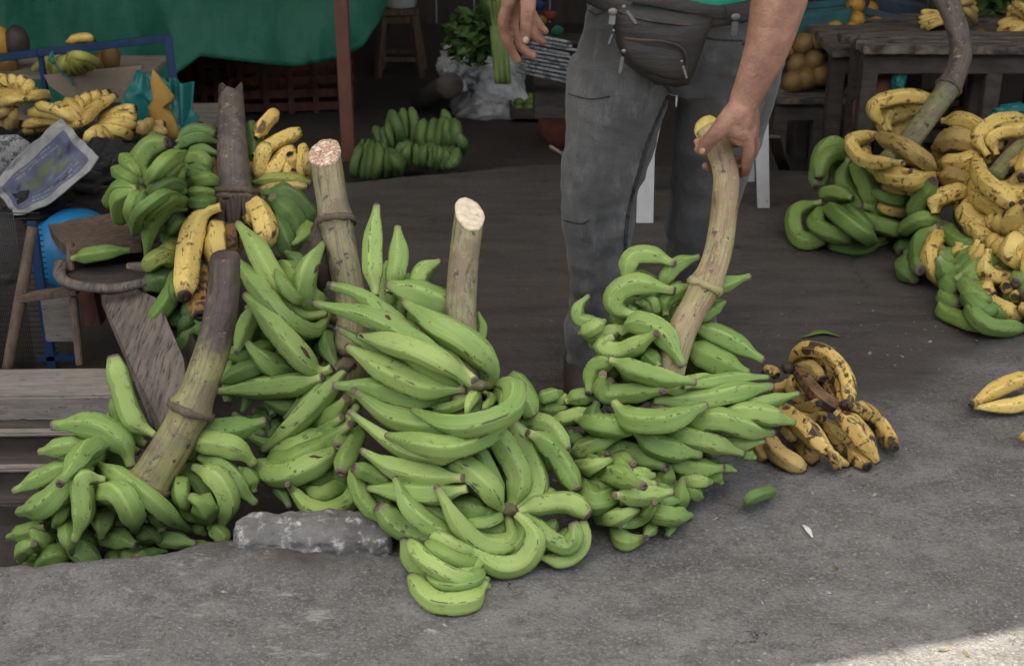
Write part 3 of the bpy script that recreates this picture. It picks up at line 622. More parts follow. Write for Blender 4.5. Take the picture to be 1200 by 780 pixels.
fruits('mango', [(942, 52, 5.95), (960, 48, 5.95), (935, 76, 5.9), (955, 72, 5.88), (931, 58, 6.0), (972, 60, 6.0), (945, 92, 5.86), (962, 88, 5.86), (930, 96, 5.86)], .046, M['papaya'], ['upper middle mango of the shaded heap beside the arm of the man', 'topmost mango of the shaded heap beside the arm of the man', 'left mango in the middle row of the shaded heap', 'right mango in the middle row of the shaded heap', 'mango at the upper left corner of the shaded heap', 'mango at the right end of the shaded heap, against the table', 'middle mango in the bottom row of the shaded heap', 'right mango in the bottom row of the shaded heap', 'left mango in the bottom row of the shaded heap'], 'mango', 'mangoes on the shaded bench')
fruits('mango', [(1000, 60, 6.0), (1008, 95, 5.9), (1022, 84, 5.9), (1000, 110, 5.85), (985, 80, 5.9), (1016, 112, 5.85)], .042, M['clay'], ['reddish mango highest in the shadow under the table', 'reddish mango in the centre left of the shadow under the table', 'reddish mango in the centre right of the shadow under the table', 'reddish mango low in the shadow under the table, near the bench', 'reddish mango nearest the man in the shadow under the table', 'lowest right reddish mango in the shadow under the table'], 'mango', 'mangoes in the shadow under the table')
def crate_rim(pts, Y, label, mat, cat='crate'):
    a = [P(x, y, Y + d) for x, y, d in pts]; r = empty('fruit_crate', a[0], label, cat); n_ = len(a)
    for i in range(n_):
        bar('rim', a[i], a[(i + 1) % n_], .014, .03, mat, r)
        q = a[i] + Vector((0, 0, -.1)); q2 = a[(i + 1) % n_] + Vector((0, 0, -.1)); box('side', (a[i] + a[(i + 1) % n_] + q + q2) / 4, (.008, (a[i] - a[(i + 1) % n_]).length, .1), mat, r, rotm((0, 1, 0), (a[(i + 1) % n_] - a[i])), bev=.002)
crate_rim([(930, 22, 0), (996, 14, 0), (998, 2, .3), (935, 8, .3)], 6.1, 'grey crate with a teal rim behind the oranges', simple('teal_rim', (.03, .12, .13), None, .6))
crate_rim([(1010, 12, 0), (1078, 28, 0), (1088, 10, .3), (1022, -4, .3)], 6.2, 'dark blue grey crate tipped behind the yellow hands', simple('slate_rim', (.05, .07, .09), None, .6))
leafpile('banana_leaves', P(1160, 2, 6.3), .16, 220, .05, M['leaf'], 'heap of green leaves behind the yellow hands at the top right', 'leaves', 9, (1.6, .8, .45))
# teal knotted bag and ochre scrap hung from the table edge, sack cloth at the table leg
o = crumple('plastic_bag', P(1053, 96, 5.3), .036, M['teal_plastic'], (.8, .7, 1.9), 2); tag(o, 'small teal plastic bag hanging below the table edge', 'bag')
o = crumple('plastic_bag', P(1186, 133, 4.85), .06, M['teal_plastic'], (1.4, .7, .6), 5); tag(o, 'bright teal plastic bag behind the pile at the right edge', 'bag')
o = blob('cloth_knot', P(1048, 77, 5.32), .02, M['ochre'], amp=.7, sc=(1.8, .7, .9), seed=7, freq=4); tag(o, 'ochre cloth knot tied to the table above the teal bag', 'cloth')
o = plate('red_cloth', [(1012, 155), (998, 150), (1000, 120), (1030, 90), (1045, 82), (1052, 100), (1046, 130), (1048, 150)], 5.35, .01, M['clay'], dome=.03); tag(o, 'dark red cloth draped down in the shadow beside the pile', 'cloth')

# ------------------------------------------------------------ left: stand with black plastic, rack, carton, papers, basin
YL = 4.75
zt = P(80, 172, YL).z
r = empty('market_stand', (P(60, 170, YL).x, YL + .3, 0), 'low stand covered with black plastic film under the yellow hands', 'table')
box('board', (P(40, 170, YL).x, YL + .32, zt - .03), (1.1, .75, .03), M['wood_grey'], r)
def film(s, q):
    px = -40 + 250 * s; 
    if q < .55: p = P(px, 172 + 4 * sin(px * .05), YL - .05); p = Vector((p.x, YL + .35 - (q / .55) * .42, zt - .008 + .012 * nz(px * .06, q * 9)))
    else:
        k = (q - .55) / .45; p = Vector((P(px, 172, YL - .07).x - .05 * k, YL - .07 - .45 * k ** .8 + .05 * nz(px * .04, k * 3), zt - .01 - .30 * k ** 1.3 + .05 * nz(px * .05, k * 4, 1, 3)))
    return p + Vector((0, .02 * nz(px * .1, q * 12, 1, 8), .03 * abs(nz(px * .09, q * 9, 1, 5))))
gridmesh('plastic_film', film, 80, 60, M['black_plastic'], r, thick=.001)
for x in (-1.95, -1.15):
    for y in (YL + .1, YL + .6): bar('leg', (x, y, 0), (x, y, zt - .05), .05, .05, M['wood_dark'], r)
# blue rack
YK = 5.15
r = empty('metal_rack', P(100, 120, YK), 'blue painted metal rack frame around the carton on the left', 'rack')
fr_ = [(0 - 40, 73), (45, 62), (196, 45)]
for i in range(2): bar('rail', P(*fr_[i], YK), P(*fr_[i + 1], YK), .018, .028, M['blue_paint'], r)
bar('post', P(47, 60, YK + .01), (P(47, 60, YK).x, YK + .01, 0), .02, .02, M['blue_paint'], r); bar('post', P(197, 42, YK), P(203, 98, YK - .02), .03, .02, M['blue_paint'], r)
bar('post', P(197, 42, YK + .4), (P(197, 42, YK + .4).x, YK + .4, 0), .02, .02, M['blue_paint'], r); bar('rail', P(197, 44, YK + .4), P(196, 45, YK), .018, .026, M['blue_paint'], r)
bar('rail', P(-40, 73, YK + .4), P(197, 44, YK + .4), .018, .026, M['blue_paint'], r)
ys = P(100, 86, YK + .1).z
r2 = box('shelf', (P(85, 86, YK + .1).x, YK + .2, ys), (.62, .34, .02), M['wood_grey'], r)
plate('carton_front', [(52, 88), (110, 82), (167, 77), (160, 96), (150, 118), (112, 121), (75, 112), (58, 100)], YK - .03, .012, M['carton'])
o = [q for q in bpy.data.objects if q.name == 'carton_front'][0]; o.name = 'cardboard_flap'; tag(o, 'grey brown cardboard flap leaning below the shelf of the blue rack', 'cardboard')
for (x, y, k, s, lab) in [(130, 68, 'papaya', .04, 'round brown fruit at the right end of the rack shelf'), (20, 50, 'shoe', .05, 'dark rotten round fruit standing on the rack at the far left'), (2, 52, 'orange', .05, 'yellow papaya cut by the left edge of the picture on the rack'), (10, 78, 'papaya', .045, 'brown fruit below the dark one at the far left'), (118, 72, 'papaya', .03, 'small brown fruit beside the green ribbed hand on the shelf')]:
    o = blob('papaya_fruit', P(x, y, YK + .12), s, M[k], sub=3, amp=.1, sc=(.9, .9, 1.3), seed=x); tag(o, lab, 'fruit')
tube('string', [P(62, 60, YK - .03), P(66, 78, YK - .05), P(82, 92, YK - .05), (P(86, 100, YK - .06))], .004, M['teal_plastic'], r)
tube('string', [P(62, 60, YK - .03), P(58, 70, YK - .05), P(64, 74, YK - .05)], .006, M['teal_plastic'], r)
# blue-green sheet tied at the rack corner
def bagf(s, q):
    top = P(160 + 32 * s, 82 + 10 * s, 5.05); bl_ = P(140 + 92 * s, 128 + 26 * sin(s * pi) + 12 * s, 4.95)
    p = top.lerp(bl_, q ** .8); return p + Vector((0, -.05 * sin(s * 9 + 1) * q + .02 * nz(s * 6, q * 5), 0))
o = gridmesh('plastic_sheet', bagf, 40, 20, M['teal_plastic'], thick=.002); tag(o, 'blue green plastic sheet tied to the corner of the rack', 'sheet')
def shf(s, q):
    a = P(198 + 28 * s, 92 + 6 * s, 5.0); b_ = P(204 + 18 * s, 150 - 4 * s, 4.95); return a.lerp(b_, q) + Vector((0, .03 * sin(s * 8), 0))
o = gridmesh('plastic_sheet', shf, 20, 16, M['teal_plastic'], thick=.002); tag(o, 'teal plastic flap hanging right of the ochre card', 'sheet')
o = plate('ochre_card', [(179, 81), (186, 88), (204, 112), (203, 120), (196, 121), (206, 140), (211, 158), (203, 166), (190, 160), (176, 140), (174, 124), (180, 116), (176, 96)], 4.85, .008, M['ochre'], dome=.015)
tag(o, 'torn ochre card standing upright between the teal plastic sheets', 'card')
# newspaper
def npf(s, q):
    A, B, C_, D = (-8, 216), (72, 139), (16, 252), (116, 184)
    x = (A[0] * (1 - s) + B[0] * s) * (1 - q) + (C_[0] * (1 - s) + D[0] * s) * q; y = (A[1] * (1 - s) + B[1] * s) * (1 - q) + (C_[1] * (1 - s) + D[1] * s) * q
    y += 16 * sin(pi * s) * q - 5 * sin(pi * s) * (1 - q) + 3 * nz(s * 5, q * 5, 1); x += 3 * nz(s * 4, q * 4, 1, 7)
    return P(x, y, 4.20 - .16 * q + .03 * sin(s * 5 + q * 2) + .035 * nz(s * 4, q * 4, 1, 2) + .015 * abs(nz(s * 9 + q * 5, q * 4, 1, 5)))
o = gridmesh('newspaper', npf, 60, 44, M['news'], thick=.002); tag(o, 'folded newspaper with a blue printed page lying on black plastic', 'newspaper')
o = plate('newspaper', [(-20, 160), (20, 158), (38, 170), (20, 196), (-10, 215), (-30, 210)], 4.45, .01, M['paper'], dome=.02); tag(o, 'crumpled grey newspaper sheet at the left edge under the printed page', 'newspaper')
o = crumple('plastic_bag', P(50, 243, 4.15), .11, M['black_plastic'], (1.3, .7, .65), 4, deep=.8); tag(o, 'crumpled black plastic bag below the newspaper', 'bag')
o = crumple('plastic_bag', P(112, 208, 4.40), .19, M['black_plastic'], (1.35, .7, .68), 6, deep=.8); tag(o, 'shiny black plastic bag bulging between newspaper and green rosette', 'bag')
# blue basin lying tilted under the bags
c = P(92, 285, 4.02); Mb = rotm((0, 0, 1), (.25, -.55, .8)); prof = [(q_[0] * .78, q_[1] * .9) for q_ in [(0, 0), (.10, 0), (.14, .02), (.18, .09), (.195, .10), (.19, .105), (.17, .09), (.13, .03), (.09, .012), (0, .012)]]
V = []; ns = 36
for rr_, z in prof:
    for k in range(ns): V.append(c + Mb @ Vector((max(rr_, .001) * cos(2 * pi * k / ns), max(rr_, .001) * sin(2 * pi * k / ns), -z + .05)))
F = [[j * ns + k, j * ns + (k + 1) % ns, (j + 1) * ns + (k + 1) % ns, (j + 1) * ns + k] for j in range(len(prof) - 1) for k in range(ns)]
o = mesh('plastic_basin', V, F, M['blue_plastic']); tag(o, 'bright blue plastic basin turned over below the black bag', 'basin')
# wire crate at the left edge with blue frame
YW = 3.85
r = empty('wire_crate', P(20, 430, YW), 'dark wire mesh crate with blue frame bars at the left edge', 'crate')
a0, a1 = P(-60, 250, YW), P(46, 250, YW); zb = PIT_Z; zt2 = a0.z; V = []; F = []
def wire(a, b_):
    v, f, u = tube_vf(np.array([tuple(a), tuple((Vector(a) + Vector(b_)) / 2), tuple(b_)]), [.0016] * 3, 4, base=len(V)); V.extend(v); F.extend(f)
for k in range(30):
    x = a0.x + (a1.x - a0.x) * k / 41; wire((x, YW, zb), (x, YW, zt2))
for k in range(30):
    z = zb + (zt2 - zb) * k / 29; wire((a0.x, YW + .002, z), (a1.x, YW + .002, z))
tag(mesh('wire_mesh', V, F, M['wire'], r), kind='stuff')
for x in (43,): q = P(x, 300, YW - .01); bar('frame_bar', (q.x, q.y, PIT_Z), (q.x, q.y, zt2 - .02), .030, .012, M['blue_paint'], r)
q0, q1 = P(46, 420, YW - .01), P(96, 418, YW - .01); bar('frame_bar', q0, q1, .012, .02, M['blue_paint'], r)
box('back_panel', (a0.x + .16, YW + .42, .12), (.6, .02, .34), M['wood_dark'], r)
q = P(70, 372, YW - .03); o = box('wood_crate_end', q, (.095, .02, .15), M['wood_grey_x'], None); tag(o, 'square grey board of a crate standing between the chair legs', 'crate')

# wooden chair frame with bent rim (left), lying plantain on it
YC = 3.75
r = empty('wooden_chair', G(60, 440), 'old wooden chair with a loose plank seat and bent rim', 'chair')
def slab3(name, pts, th, mat, parent):       # polygon in (px,py,Y) -> slab with vertical thickness
    top = [P(*p) for p in pts]; n_ = len(top); V = top + [p - Vector((0, 0, th)) for p in top]
    F = [list(range(n_))[::-1], [n_ + i for i in range(n_)]] + [[i, (i + 1) % n_, n_ + (i + 1) % n_, n_ + i] for i in range(n_)]
    return mesh(name, V, F, mat, parent, smooth=False)
slab3('seat_plank', [(55, 261, 4.02), (100, 254, 4.05), (145, 248, 4.05), (172, 258, 3.95), (182, 272, 3.85), (165, 284, 3.74), (120, 288, 3.72), (84, 294, 3.7), (66, 278, 3.85)], .03, M['wood_brown'], r)
slab3('seat_base', [(72, 316, 3.72), (86, 302, 3.82), (160, 296, 3.85), (205, 290, 3.85), (215, 306, 3.75), (175, 326, 3.62), (130, 333, 3.6), (90, 330, 3.63)], .02, M['wood_dark'], r)
tube('rim', [P(72, 308, 3.72), P(70, 322, 3.64), P(84, 333, 3.58), (P(130, 338, 3.56)), P(172, 330, 3.58), P(205, 316, 3.65)], .018, M['wood_board'], r, n=26, ns=12, ex=(1, .75))
tube('leg', [P(38, 266, 3.72), P(24, 350, 3.66), P(8, 436, 3.6)], [.014, .018, .016], M['wood_brown'], r, n=14)
bar('crossbar', P(22, 349, 3.66), P(92, 340, 3.66), .02, .04, M['wood_brown'], r, up=(0, 1, 0)); bar('leg', P(86, 348, 3.66), P(94, 428, 3.6), .02, .02, M['wood_brown'], r, up=(0, 1, 0))
bar('leg', P(82, 284, 3.75), P(84, 318, 3.7), .02, .02, M['wood_brown'], r, up=(0, 1, 0))
bar('leg', P(180, 320, 3.75), (P(180, 320, 3.75).x, 3.75, .0), .03, .03, M['wood_brown'], r, up=(0, 1, 0))
tag(bar('red_brown_post', P(104, 335, 3.85), (P(104, 335, 3.85).x + .01, 3.85, 0), .072, .05, M['wood_red']), 'short reddish brown wooden block post under the chair seat', 'post')
# broken grey board, leaning
o = slab3('broken_board', [(118, 345, 3.62), (152, 334, 3.65), (185, 350, 3.5), (215, 420, 3.2), (222, 470, 3.05), (190, 500, 2.98), (174, 480, 3.02), (150, 420, 3.25)], .03, M['wood_board'], None)
tag(o, 'weathered broken grey board leaning down behind the curved brown stalk', 'board')
o = slab3('broken_board', [(150, 336, 3.72), (185, 330, 3.75), (232, 405, 3.3), (240, 480, 3.1), (215, 470, 3.12), (190, 390, 3.4)], .03, M['wood_dark'], None)
tag(o, 'dark board beneath the broken grey board behind the stalk', 'board')
# timber steps at the left
r = empty('timber_platform', (-1.1, 3.1, PIT_Z), 'stepped platform of weathered grey timber planks on the left', 'platform')
def pl(yf0, yf1, Yf, depth, zth, x1px, mat, x0=-2.0, xr=0):
    a = P(x1px, yf0, Yf); z = a.z
    Mx = Matrix.Rotation(radians(1.5 + xr), 3, 'Z'); box('plank', ((x0 + a.x) / 2, Yf + depth / 2, z - zth / 2), (a.x - x0, depth, zth), mat, r, Mx, bev=.006)
zc = P(100, 470, 3.16).z
def riser(y0, y1, Yf, x1px):
    a = P(x1px, y0, Yf); b_ = P(x1px, y1, Yf); box('riser', ((a.x - 2.0) / 2, Yf + .02, (a.z + b_.z) / 2), (a.x + 2.0, .03, a.z - b_.z), M['wood_riser'], r, Matrix.Rotation(radians(1.5), 3, 'Z'), bev=.003)
riser(462, 512, 3.17, 172); riser(504, 556, 3.10, 176); riser(546, 606, 3.02, 180); riser(590, 660, 2.95, 110)
pl(466, 0, 3.14, .17, .07, 130, M['wood_grey_x']); pl(480, 0, 3.33, .16, .07, 118, M['wood_grey_x'])
pl(448, 0, 3.18, .13, .05, 188, M['wood_dark'], x0=P(133, 448, 3.18).x)
pl(507, 0, 3.08, .2, .06, 178, M['wood_dark']); pl(509, 0, 3.06, .03, .012, 150, M['wood_grey_x'])
pl(548, 0, 3.0, .22, .075, 185, M['wood_dark']); pl(551, 0, 2.985, .03, .012, 150, M['wood_grey_x'])
pl(592, 0, 2.93, .28, .09, 120, M['wood_dark'])
# rough concrete block
c = (P(285, 618, 2.58) + P(455, 640, 2.57)) / 2
bm = bmesh.new(); bmesh.ops.create_cube(bm, size=1); bmesh.ops.subdivide_edges(bm, edges=bm.edges[:], cuts=30, use_grid_fill=True)
V = []
a_, b_ = P(290, 620, 2.57), P(450, 632, 2.52); ang = math.atan2(b_.z - a_.z, b_.x - a_.x)
for v in bm.verts:
    p = v.co.copy(); q = Vector((max(-.5, min(.5, p.x)), p.y, p.z)); 
    # round the ends
    k = max(0, abs(p.x) - .40) / .10; q.y *= 1 - .25 * k * k; q.z *= 1 - .3 * k * k
    e_ = max(0, abs(p.y) + abs(p.z) - .78) / .22; q.y *= 1 - .16 * e_; q.z *= 1 - .16 * e_
    s = Vector((q.x * .335, q.y * .11, q.z * .092)); s.z *= 1.05 - .25 * (q.x + .5); s.z += -.012 * abs(q.y) * 2
    d = .012 * noise.noise(Vector((s.x * 11, s.y * 14, s.z * 14 + 3))) + .007 * noise.noise(Vector((s.x * 38, s.y * 38, s.z * 38))) + .003 * noise.noise(Vector((s.x * 110, s.y * 110, s.z * 110)))
    s += Vector((.3 * p.x, p.y, p.z)).normalized() * d
    Mx = Matrix.Rotation(-ang, 3, 'Y'); s = Mx @ s; V.append(s)
bm.verts.index_update(); F = [[v.index for v in f.verts] for f in bm.faces]; bm.free()
cc = (P(271, 595, 2.6) + P(468, 655, 2.55)) / 2
zmin = min(v.z for v in V); cx = P(369, 625, 2.60); V = [v + Vector((cx.x, 2.60, cx.z - .0)) for v in V]
o = mesh('concrete_block', V, F, M['concrete']); tag(o, 'broken grey concrete block with white lime stains wedged under the green plantains', 'concrete block')

for k, (x, y, Y, s_, kk, lab) in enumerate([(1090, 52, 5.7, .035, 'orange', 'orange lying alone on the grey table behind the curved stalk'), (1030, 56, 5.75, .03, 'lime', 'green fruit on the left end of the grey table'), (1150, 44, 5.9, .035, 'papaya', 'brown fruit on the table near the top right'), (1046, 50, 5.9, .032, 'papaya', 'brown fruit beside the green one on the grey table'), (1120, 46, 6.0, .03, 'lime', 'green fruit between the yellow hands on the grey table')]):
    o = blob('loose_fruit', P(x, y, Y), s_, M[kk], sub=3, amp=.08, seed=k); tag(o, lab, 'fruit')
r = empty('storage_crate', P(1020, 110, 5.9), 'dark worn crate standing in the shadow under the right table', 'crate'); slat_crate(r, Vector((P(1105, 110, 5.9).x, 5.95, -.16)), .42, .35, .34, .1, M['wood_brown'], 4, 3)
r = empty('storage_crate', P(1180, 110, 5.5), 'brown crate half hidden behind the right pile under the near table', 'crate'); slat_crate(r, Vector((P(1190, 110, 5.5).x, 5.6, -.16)), .36, .3, .34, -.15, M['wood_red'], 4, 3)

fb = empty('low_sky_blocker', (0, -7.0, 0), 'plain plastered building added unseen behind the viewer to block low sky light', 'building')  # added out of view to cut the low frontal sky light
pw = simple('grey_plaster', (.30, .28, .26), (.24, .23, .21), .9, 2)
box('wall', (0, -7.2, 2.6), (22, .3, 5.2), pw, fb, bev=.02)
box('roof', (0, -7.3, 5.3), (22.6, 1.2, .16), M['roof'], fb, bev=.02)
for k in range(5):
    x = -8.4 + 4.2 * k
    if k % 2: box('shutter_door', (x, -7.03, 1.25), (2.4, .06, 2.5), M['wood_dark'], fb, bev=.01)
    else: box('window', (x, -7.03, 1.9), (1.6, .06, 1.2), M['steel_rust'], fb, bev=.01)
    box('sill', (x, -6.98, 3.3), (1.8, .16, .08), pw, fb, bev=.01); box('upper_window', (x, -7.03, 4.0), (1.4, .05, 1.2), M['wood_dark'], fb, bev=.01)
from mathutils.bvhtree import BVHTree
M['scar'] = simple('red_brown_scar', (.10, .03, .02), (.04, .018, .014), .8, 60)
# ------------------------------------------------------------ plantains
# Every fruit is a swept, ridged, tapering solid. Its centre line is given where it was surveyed in the photograph and is
# then laid in depth: a fruit lies on the ones listed before it, and nothing may sink into the ground.
VIEW = {'A': (360, 300, 3), 'B': (400, 460, 3), 'C': (600, 270, 3), 'D': (630, 420, 3), 'E': (240, 200, 3), 'F': (240, 400, 3),
        'G': (0, 410, 3), 'H': (110, 130, 3), 'R': (920, 90, 2.516), 'W': (860, 380, 3.25), 'K': (400, 0, 3.547), 'P': (0, 0, 1), 'T': (0, 0, 3), 'Q': (900, 0, 3.547)}
def prof(t, tip):
    """radius along a fruit: 0 stem .. 1 blossom end"""
    a = .36 + .64 * smooth((t - .04) / .26)
    if tip == 'bottle': b = 1 - .60 * smooth((t - .62) / .30)
    elif tip == 'blunt': b = 1 - .42 * smooth((t - .80) / .20)
    else: b = 1 - .66 * smooth((t - .58) / .40)
    e = 1.0 if t < .985 else .8
    return a * b * e
def smooth(x): x = max(0., min(1., x)); return x * x * (3 - 2 * x)
NS, NR = 20, 28
def fruit_vf(C, rmax, tip, roll, seed, hi=True):
    n = NR if hi else 14; ns = NS if hi else 10
    D = catmull(C, n); rad = [rmax * prof(i / (n - 1), tip) for i in range(n)]
    D = np.vstack([D[0] - (D[1] - D[0]) * .02, D, D[-1] + (D[-1] - D[-2]) * .12, D[-1] + (D[-1] - D[-2]) * .08]); rad = [rad[0] * .6] + rad[:-1] + [rad[-1] * 1.06, rad[-1] * .9, rad[-1] * .35]
    n += 3
    w5 = 2 * pi / 5
    def sh(th, t):
        f = cos(pi / 5) / cos((th % w5) - pi / 5); k = 1.0 * (.35 + .65 * sin(pi * min(1, max(0, t)) ** .9))
        return 1.08 * (1 - k * (1 - f)) + .035 * sin(2 * th + seed) + .02 * sin(t * 9 + seed * 3)
    V, F, UV = tube_vf(D, rad, ns, sh, roll=roll); T = [0.0] + [.98 * i / (n - 4) for i in range(n - 3)] + [.99, 1.0]
    return V, F, [(UV[i][0], T[i // ns]) for i in range(len(UV))]
class Item: pass
class Heap:
    def __init__(s, Y0, floor=0.0, kmax=.34, lift=.78):
        s.items = []; s.Y0 = Y0; s.floor = floor; s.kmax = kmax; s.lift = lift
    def add(s, view, wid, kind, uv, tip='bottle', root=None, typ='fruit', dy=0.0, name='plantain', taper=None):
        ox, oy, sc = VIEW[view]; pts = [(ox + uv[i] / sc, oy + uv[i + 1] / sc) for i in range(0, len(uv), 2)]
        it = Item(); it.p = pts; it.w = wid / sc; it.kind = kind; it.tip = tip; it.root = root; it.typ = typ; it.dy = dy; it.name = name; it.taper = taper
        s.solve(it); s.items.append(it); return it
    def solve(s, it):
        K = 14; D = catmull([(x, y, 0) for x, y in it.p], K); px, py = D[:, 0], D[:, 1]; ts = np.linspace(0, 1, K)
        rp = np.array([it.w / 2 * (prof(t, it.tip) if it.typ == 'fruit' else 1) for t in ts])
        surf = np.array([s.Y0(x, y) for x, y in zip(px, py)]) - it.dy
        need = surf.copy(); viol = surf.copy()
        for o in s.items:
            dx = px[:, None] - o.px[None]; dyy = py[:, None] - o.py[None]; d = np.sqrt(dx * dx + dyy * dyy); rs = (rp[:, None] + o.rp[None]) * .97
            hit = d < rs
            if it.typ == 'fruit' and o.typ == 'fruit': hit &= ~((ts[:, None] < .14) & (ts[None] < .14))
            if not hit.any(): continue
            m_ = o.Y / FPX * 1.03
            gap = np.sqrt(np.maximum(rs ** 2 - d ** 2, 0)) * m_[None] * s.lift
            lim = np.where(hit, o.Y[None] - gap, 99).min(axis=1); need = np.minimum(need, lim)
        need = np.maximum(need, surf - s.kmax)
        co = np.polyfit(ts, need, 2 if len(need) > 4 else 1); Y = np.polyval(co, ts); v = np.maximum(Y - need, 0); v[ts < .15] *= .3; Y = Y - .62 * v.max()
        # stay above the floor
        for k in range(K):
            g_ = G(px[k], py[k], s.floor + rp[k] * MPP(px[k], py[k], Y[k]) * .93).y
            Y[k] = min(Y[k], g_)
        co = np.polyfit(ts, Y, 3); Y = np.minimum(np.polyval(co, ts), Y + .004)
        it.px, it.py, it.rp, it.Y, it.ts = px, py, rp, Y, ts
    def centre(s, it): return [P(x, y, Y) for x, y, Y in zip(it.px, it.py, it.Y)]
    def build(s, root, fillers=True, lo=False, cen=None):
        rr = random.Random(len(s.items) * 13 + 5); fr_ = [i for i in s.items if i.typ == 'fruit']
        if cen is None: cen = (np.mean([i.px.mean() for i in fr_]), np.mean([i.py.mean() for i in fr_]))
        for it in s.items:
            C = s.centre(it); par = it.root if it.root is not None else root
            if it.typ == 'fruit':
                r = it.w / 2 * MPP(it.px.mean(), it.py.mean(), it.Y.mean()); V, F, UV = fruit_vf(C, r, it.tip, rr.uniform(0, 6), rr.uniform(0, 9), not lo)
                o = mesh(it.name, V, F, M[it.kind], par, uv=UV); it.obj = o
            else:
                n = 60; D = catmull(C, n); r0 = it.w / 2 * MPP(it.px.mean(), it.py.mean(), it.Y.mean()); tp = it.taper or (1, 1)
                rings = it.rings if hasattr(it, 'rings') else []
                rad = []
                for i in range(n):
                    t = i / (n - 1); q = r0 * (tp[0] + (tp[1] - tp[0]) * t) * (1 + .02 * nz(t * 9, r0 * 99, 1))
                    for (rt, ra) in rings: q *= 1 + ra * math.exp(-((t - rt) / .012) ** 2) + .10 * math.exp(-((t - rt) / .04) ** 2)
                    rad.append(q)
                def sh(th, t, rs=rings): return 1 + .03 * sin(3 * th + t * 4) + .018 * sin(7 * th + t * 11)
                V, F, UV = tube_vf(D, rad, 28, sh); o = mesh(it.name, V, F, M[it.kind], par, uv=UV); it.obj = o; it.D = D; it.rad = rad
                for (rt, ra) in rings:          # dried collar round each node of the stalk
                    k = min(n - 2, max(1, int(round(rt * (n - 1))))); ax = Vector(D[k + 1] - D[k - 1]).normalized(); Mx = rotm((0, 0, 1), ax); RV = []; RF = []; q = rad[k] * .985
                    for i in range(28):
                        a = 2 * pi * i / 28
                        for j in range(6):
                            b_ = 2 * pi * j / 6; w_ = .0055 * (1 + .6 * nz(i * .9, rt * 9)); RV.append(Vector(D[k]) + Mx @ Vector(((q + w_ * cos(b_)) * cos(a), (q + w_ * cos(b_)) * sin(a), 1.7 * w_ * sin(b_) + .005 * sin(a + 1) + .002 * nz(i * .7, 4))))
                    RF = [[i * 6 + j, ((i + 1) % 28) * 6 + j, ((i + 1) % 28) * 6 + (j + 1) % 6, i * 6 + (j + 1) % 6] for i in range(28) for j in range(6)]
                    mesh('node_ring', RV, RF, M['stalk_light' if it.kind == 'stalk_light' else 'node'], par)
        if not fillers: return
        for it in fr_:
            mpp = MPP(it.px.mean(), it.py.mean(), it.Y.mean()); r = it.w / 2 * mpp
            for back, shr in ((1.7, .14), (3.4, .25)):
                pts = []
                for x, y, Y in zip(it.px, it.py, it.Y):
                    x2 = x + (cen[0] - x) * shr + rr.uniform(-1, 1); y2 = y + (cen[1] - y) * shr + rr.uniform(-1, 1)
                    Y2 = Y + back * r * 1.0; p = P(x2, y2, Y2)
                    if p.z < s.floor + r * .9: p.z = s.floor + r * .9
                    pts.append(p)
                pts = [Vector(q) for q in catmull([tuple(q) for q in pts], 20)[:15]]
                V, F, UV = fruit_vf(pts, r * .93, it.tip, rr.uniform(0, 6), rr.uniform(0, 9), False); mesh(it.name, V, F, M[{'g': 'm'}.get(it.kind, it.kind) if rr.random() < .5 else it.kind], it.root if it.root is not None else root, uv=UV)
def lin(y0, Y0, y1, Y1): return lambda x, y: Y0 + (Y1 - Y0) * (y - y0) / (y1 - y0)
def disc(name, c, nrm, r, mat, parent, seed=1, th=.006):
    """slightly uneven cut face of a stalk"""
    Mx = rotm((0, 0, 1), nrm); ns = 28; V = []
    for k in range(4):
        for i in range(ns):
            a = 2 * pi * i / ns; q = r * (1 + .05 * nz(cos(a), sin(a), 1.5, seed)) * (1, .97, .6, .25)[k]
            V.append(Vector(c) + Mx @ Vector((q * cos(a), q * sin(a), (0, th, th * 1.1, th * .7)[k] + (.002 * nz(cos(a) * 2, k, 2, seed)))))
    V.append(Vector(c) + Mx @ Vector((0, 0, th * .8)))
    F = [[k * ns + i, k * ns + (i + 1) % ns, (k + 1) * ns + (i + 1) % ns, (k + 1) * ns + i] for k in range(3) for i in range(ns)] + [[3 * ns + i, 3 * ns + (i + 1) % ns, 4 * ns] for i in range(ns)]
    return mesh(name, V, F, mat, parent)
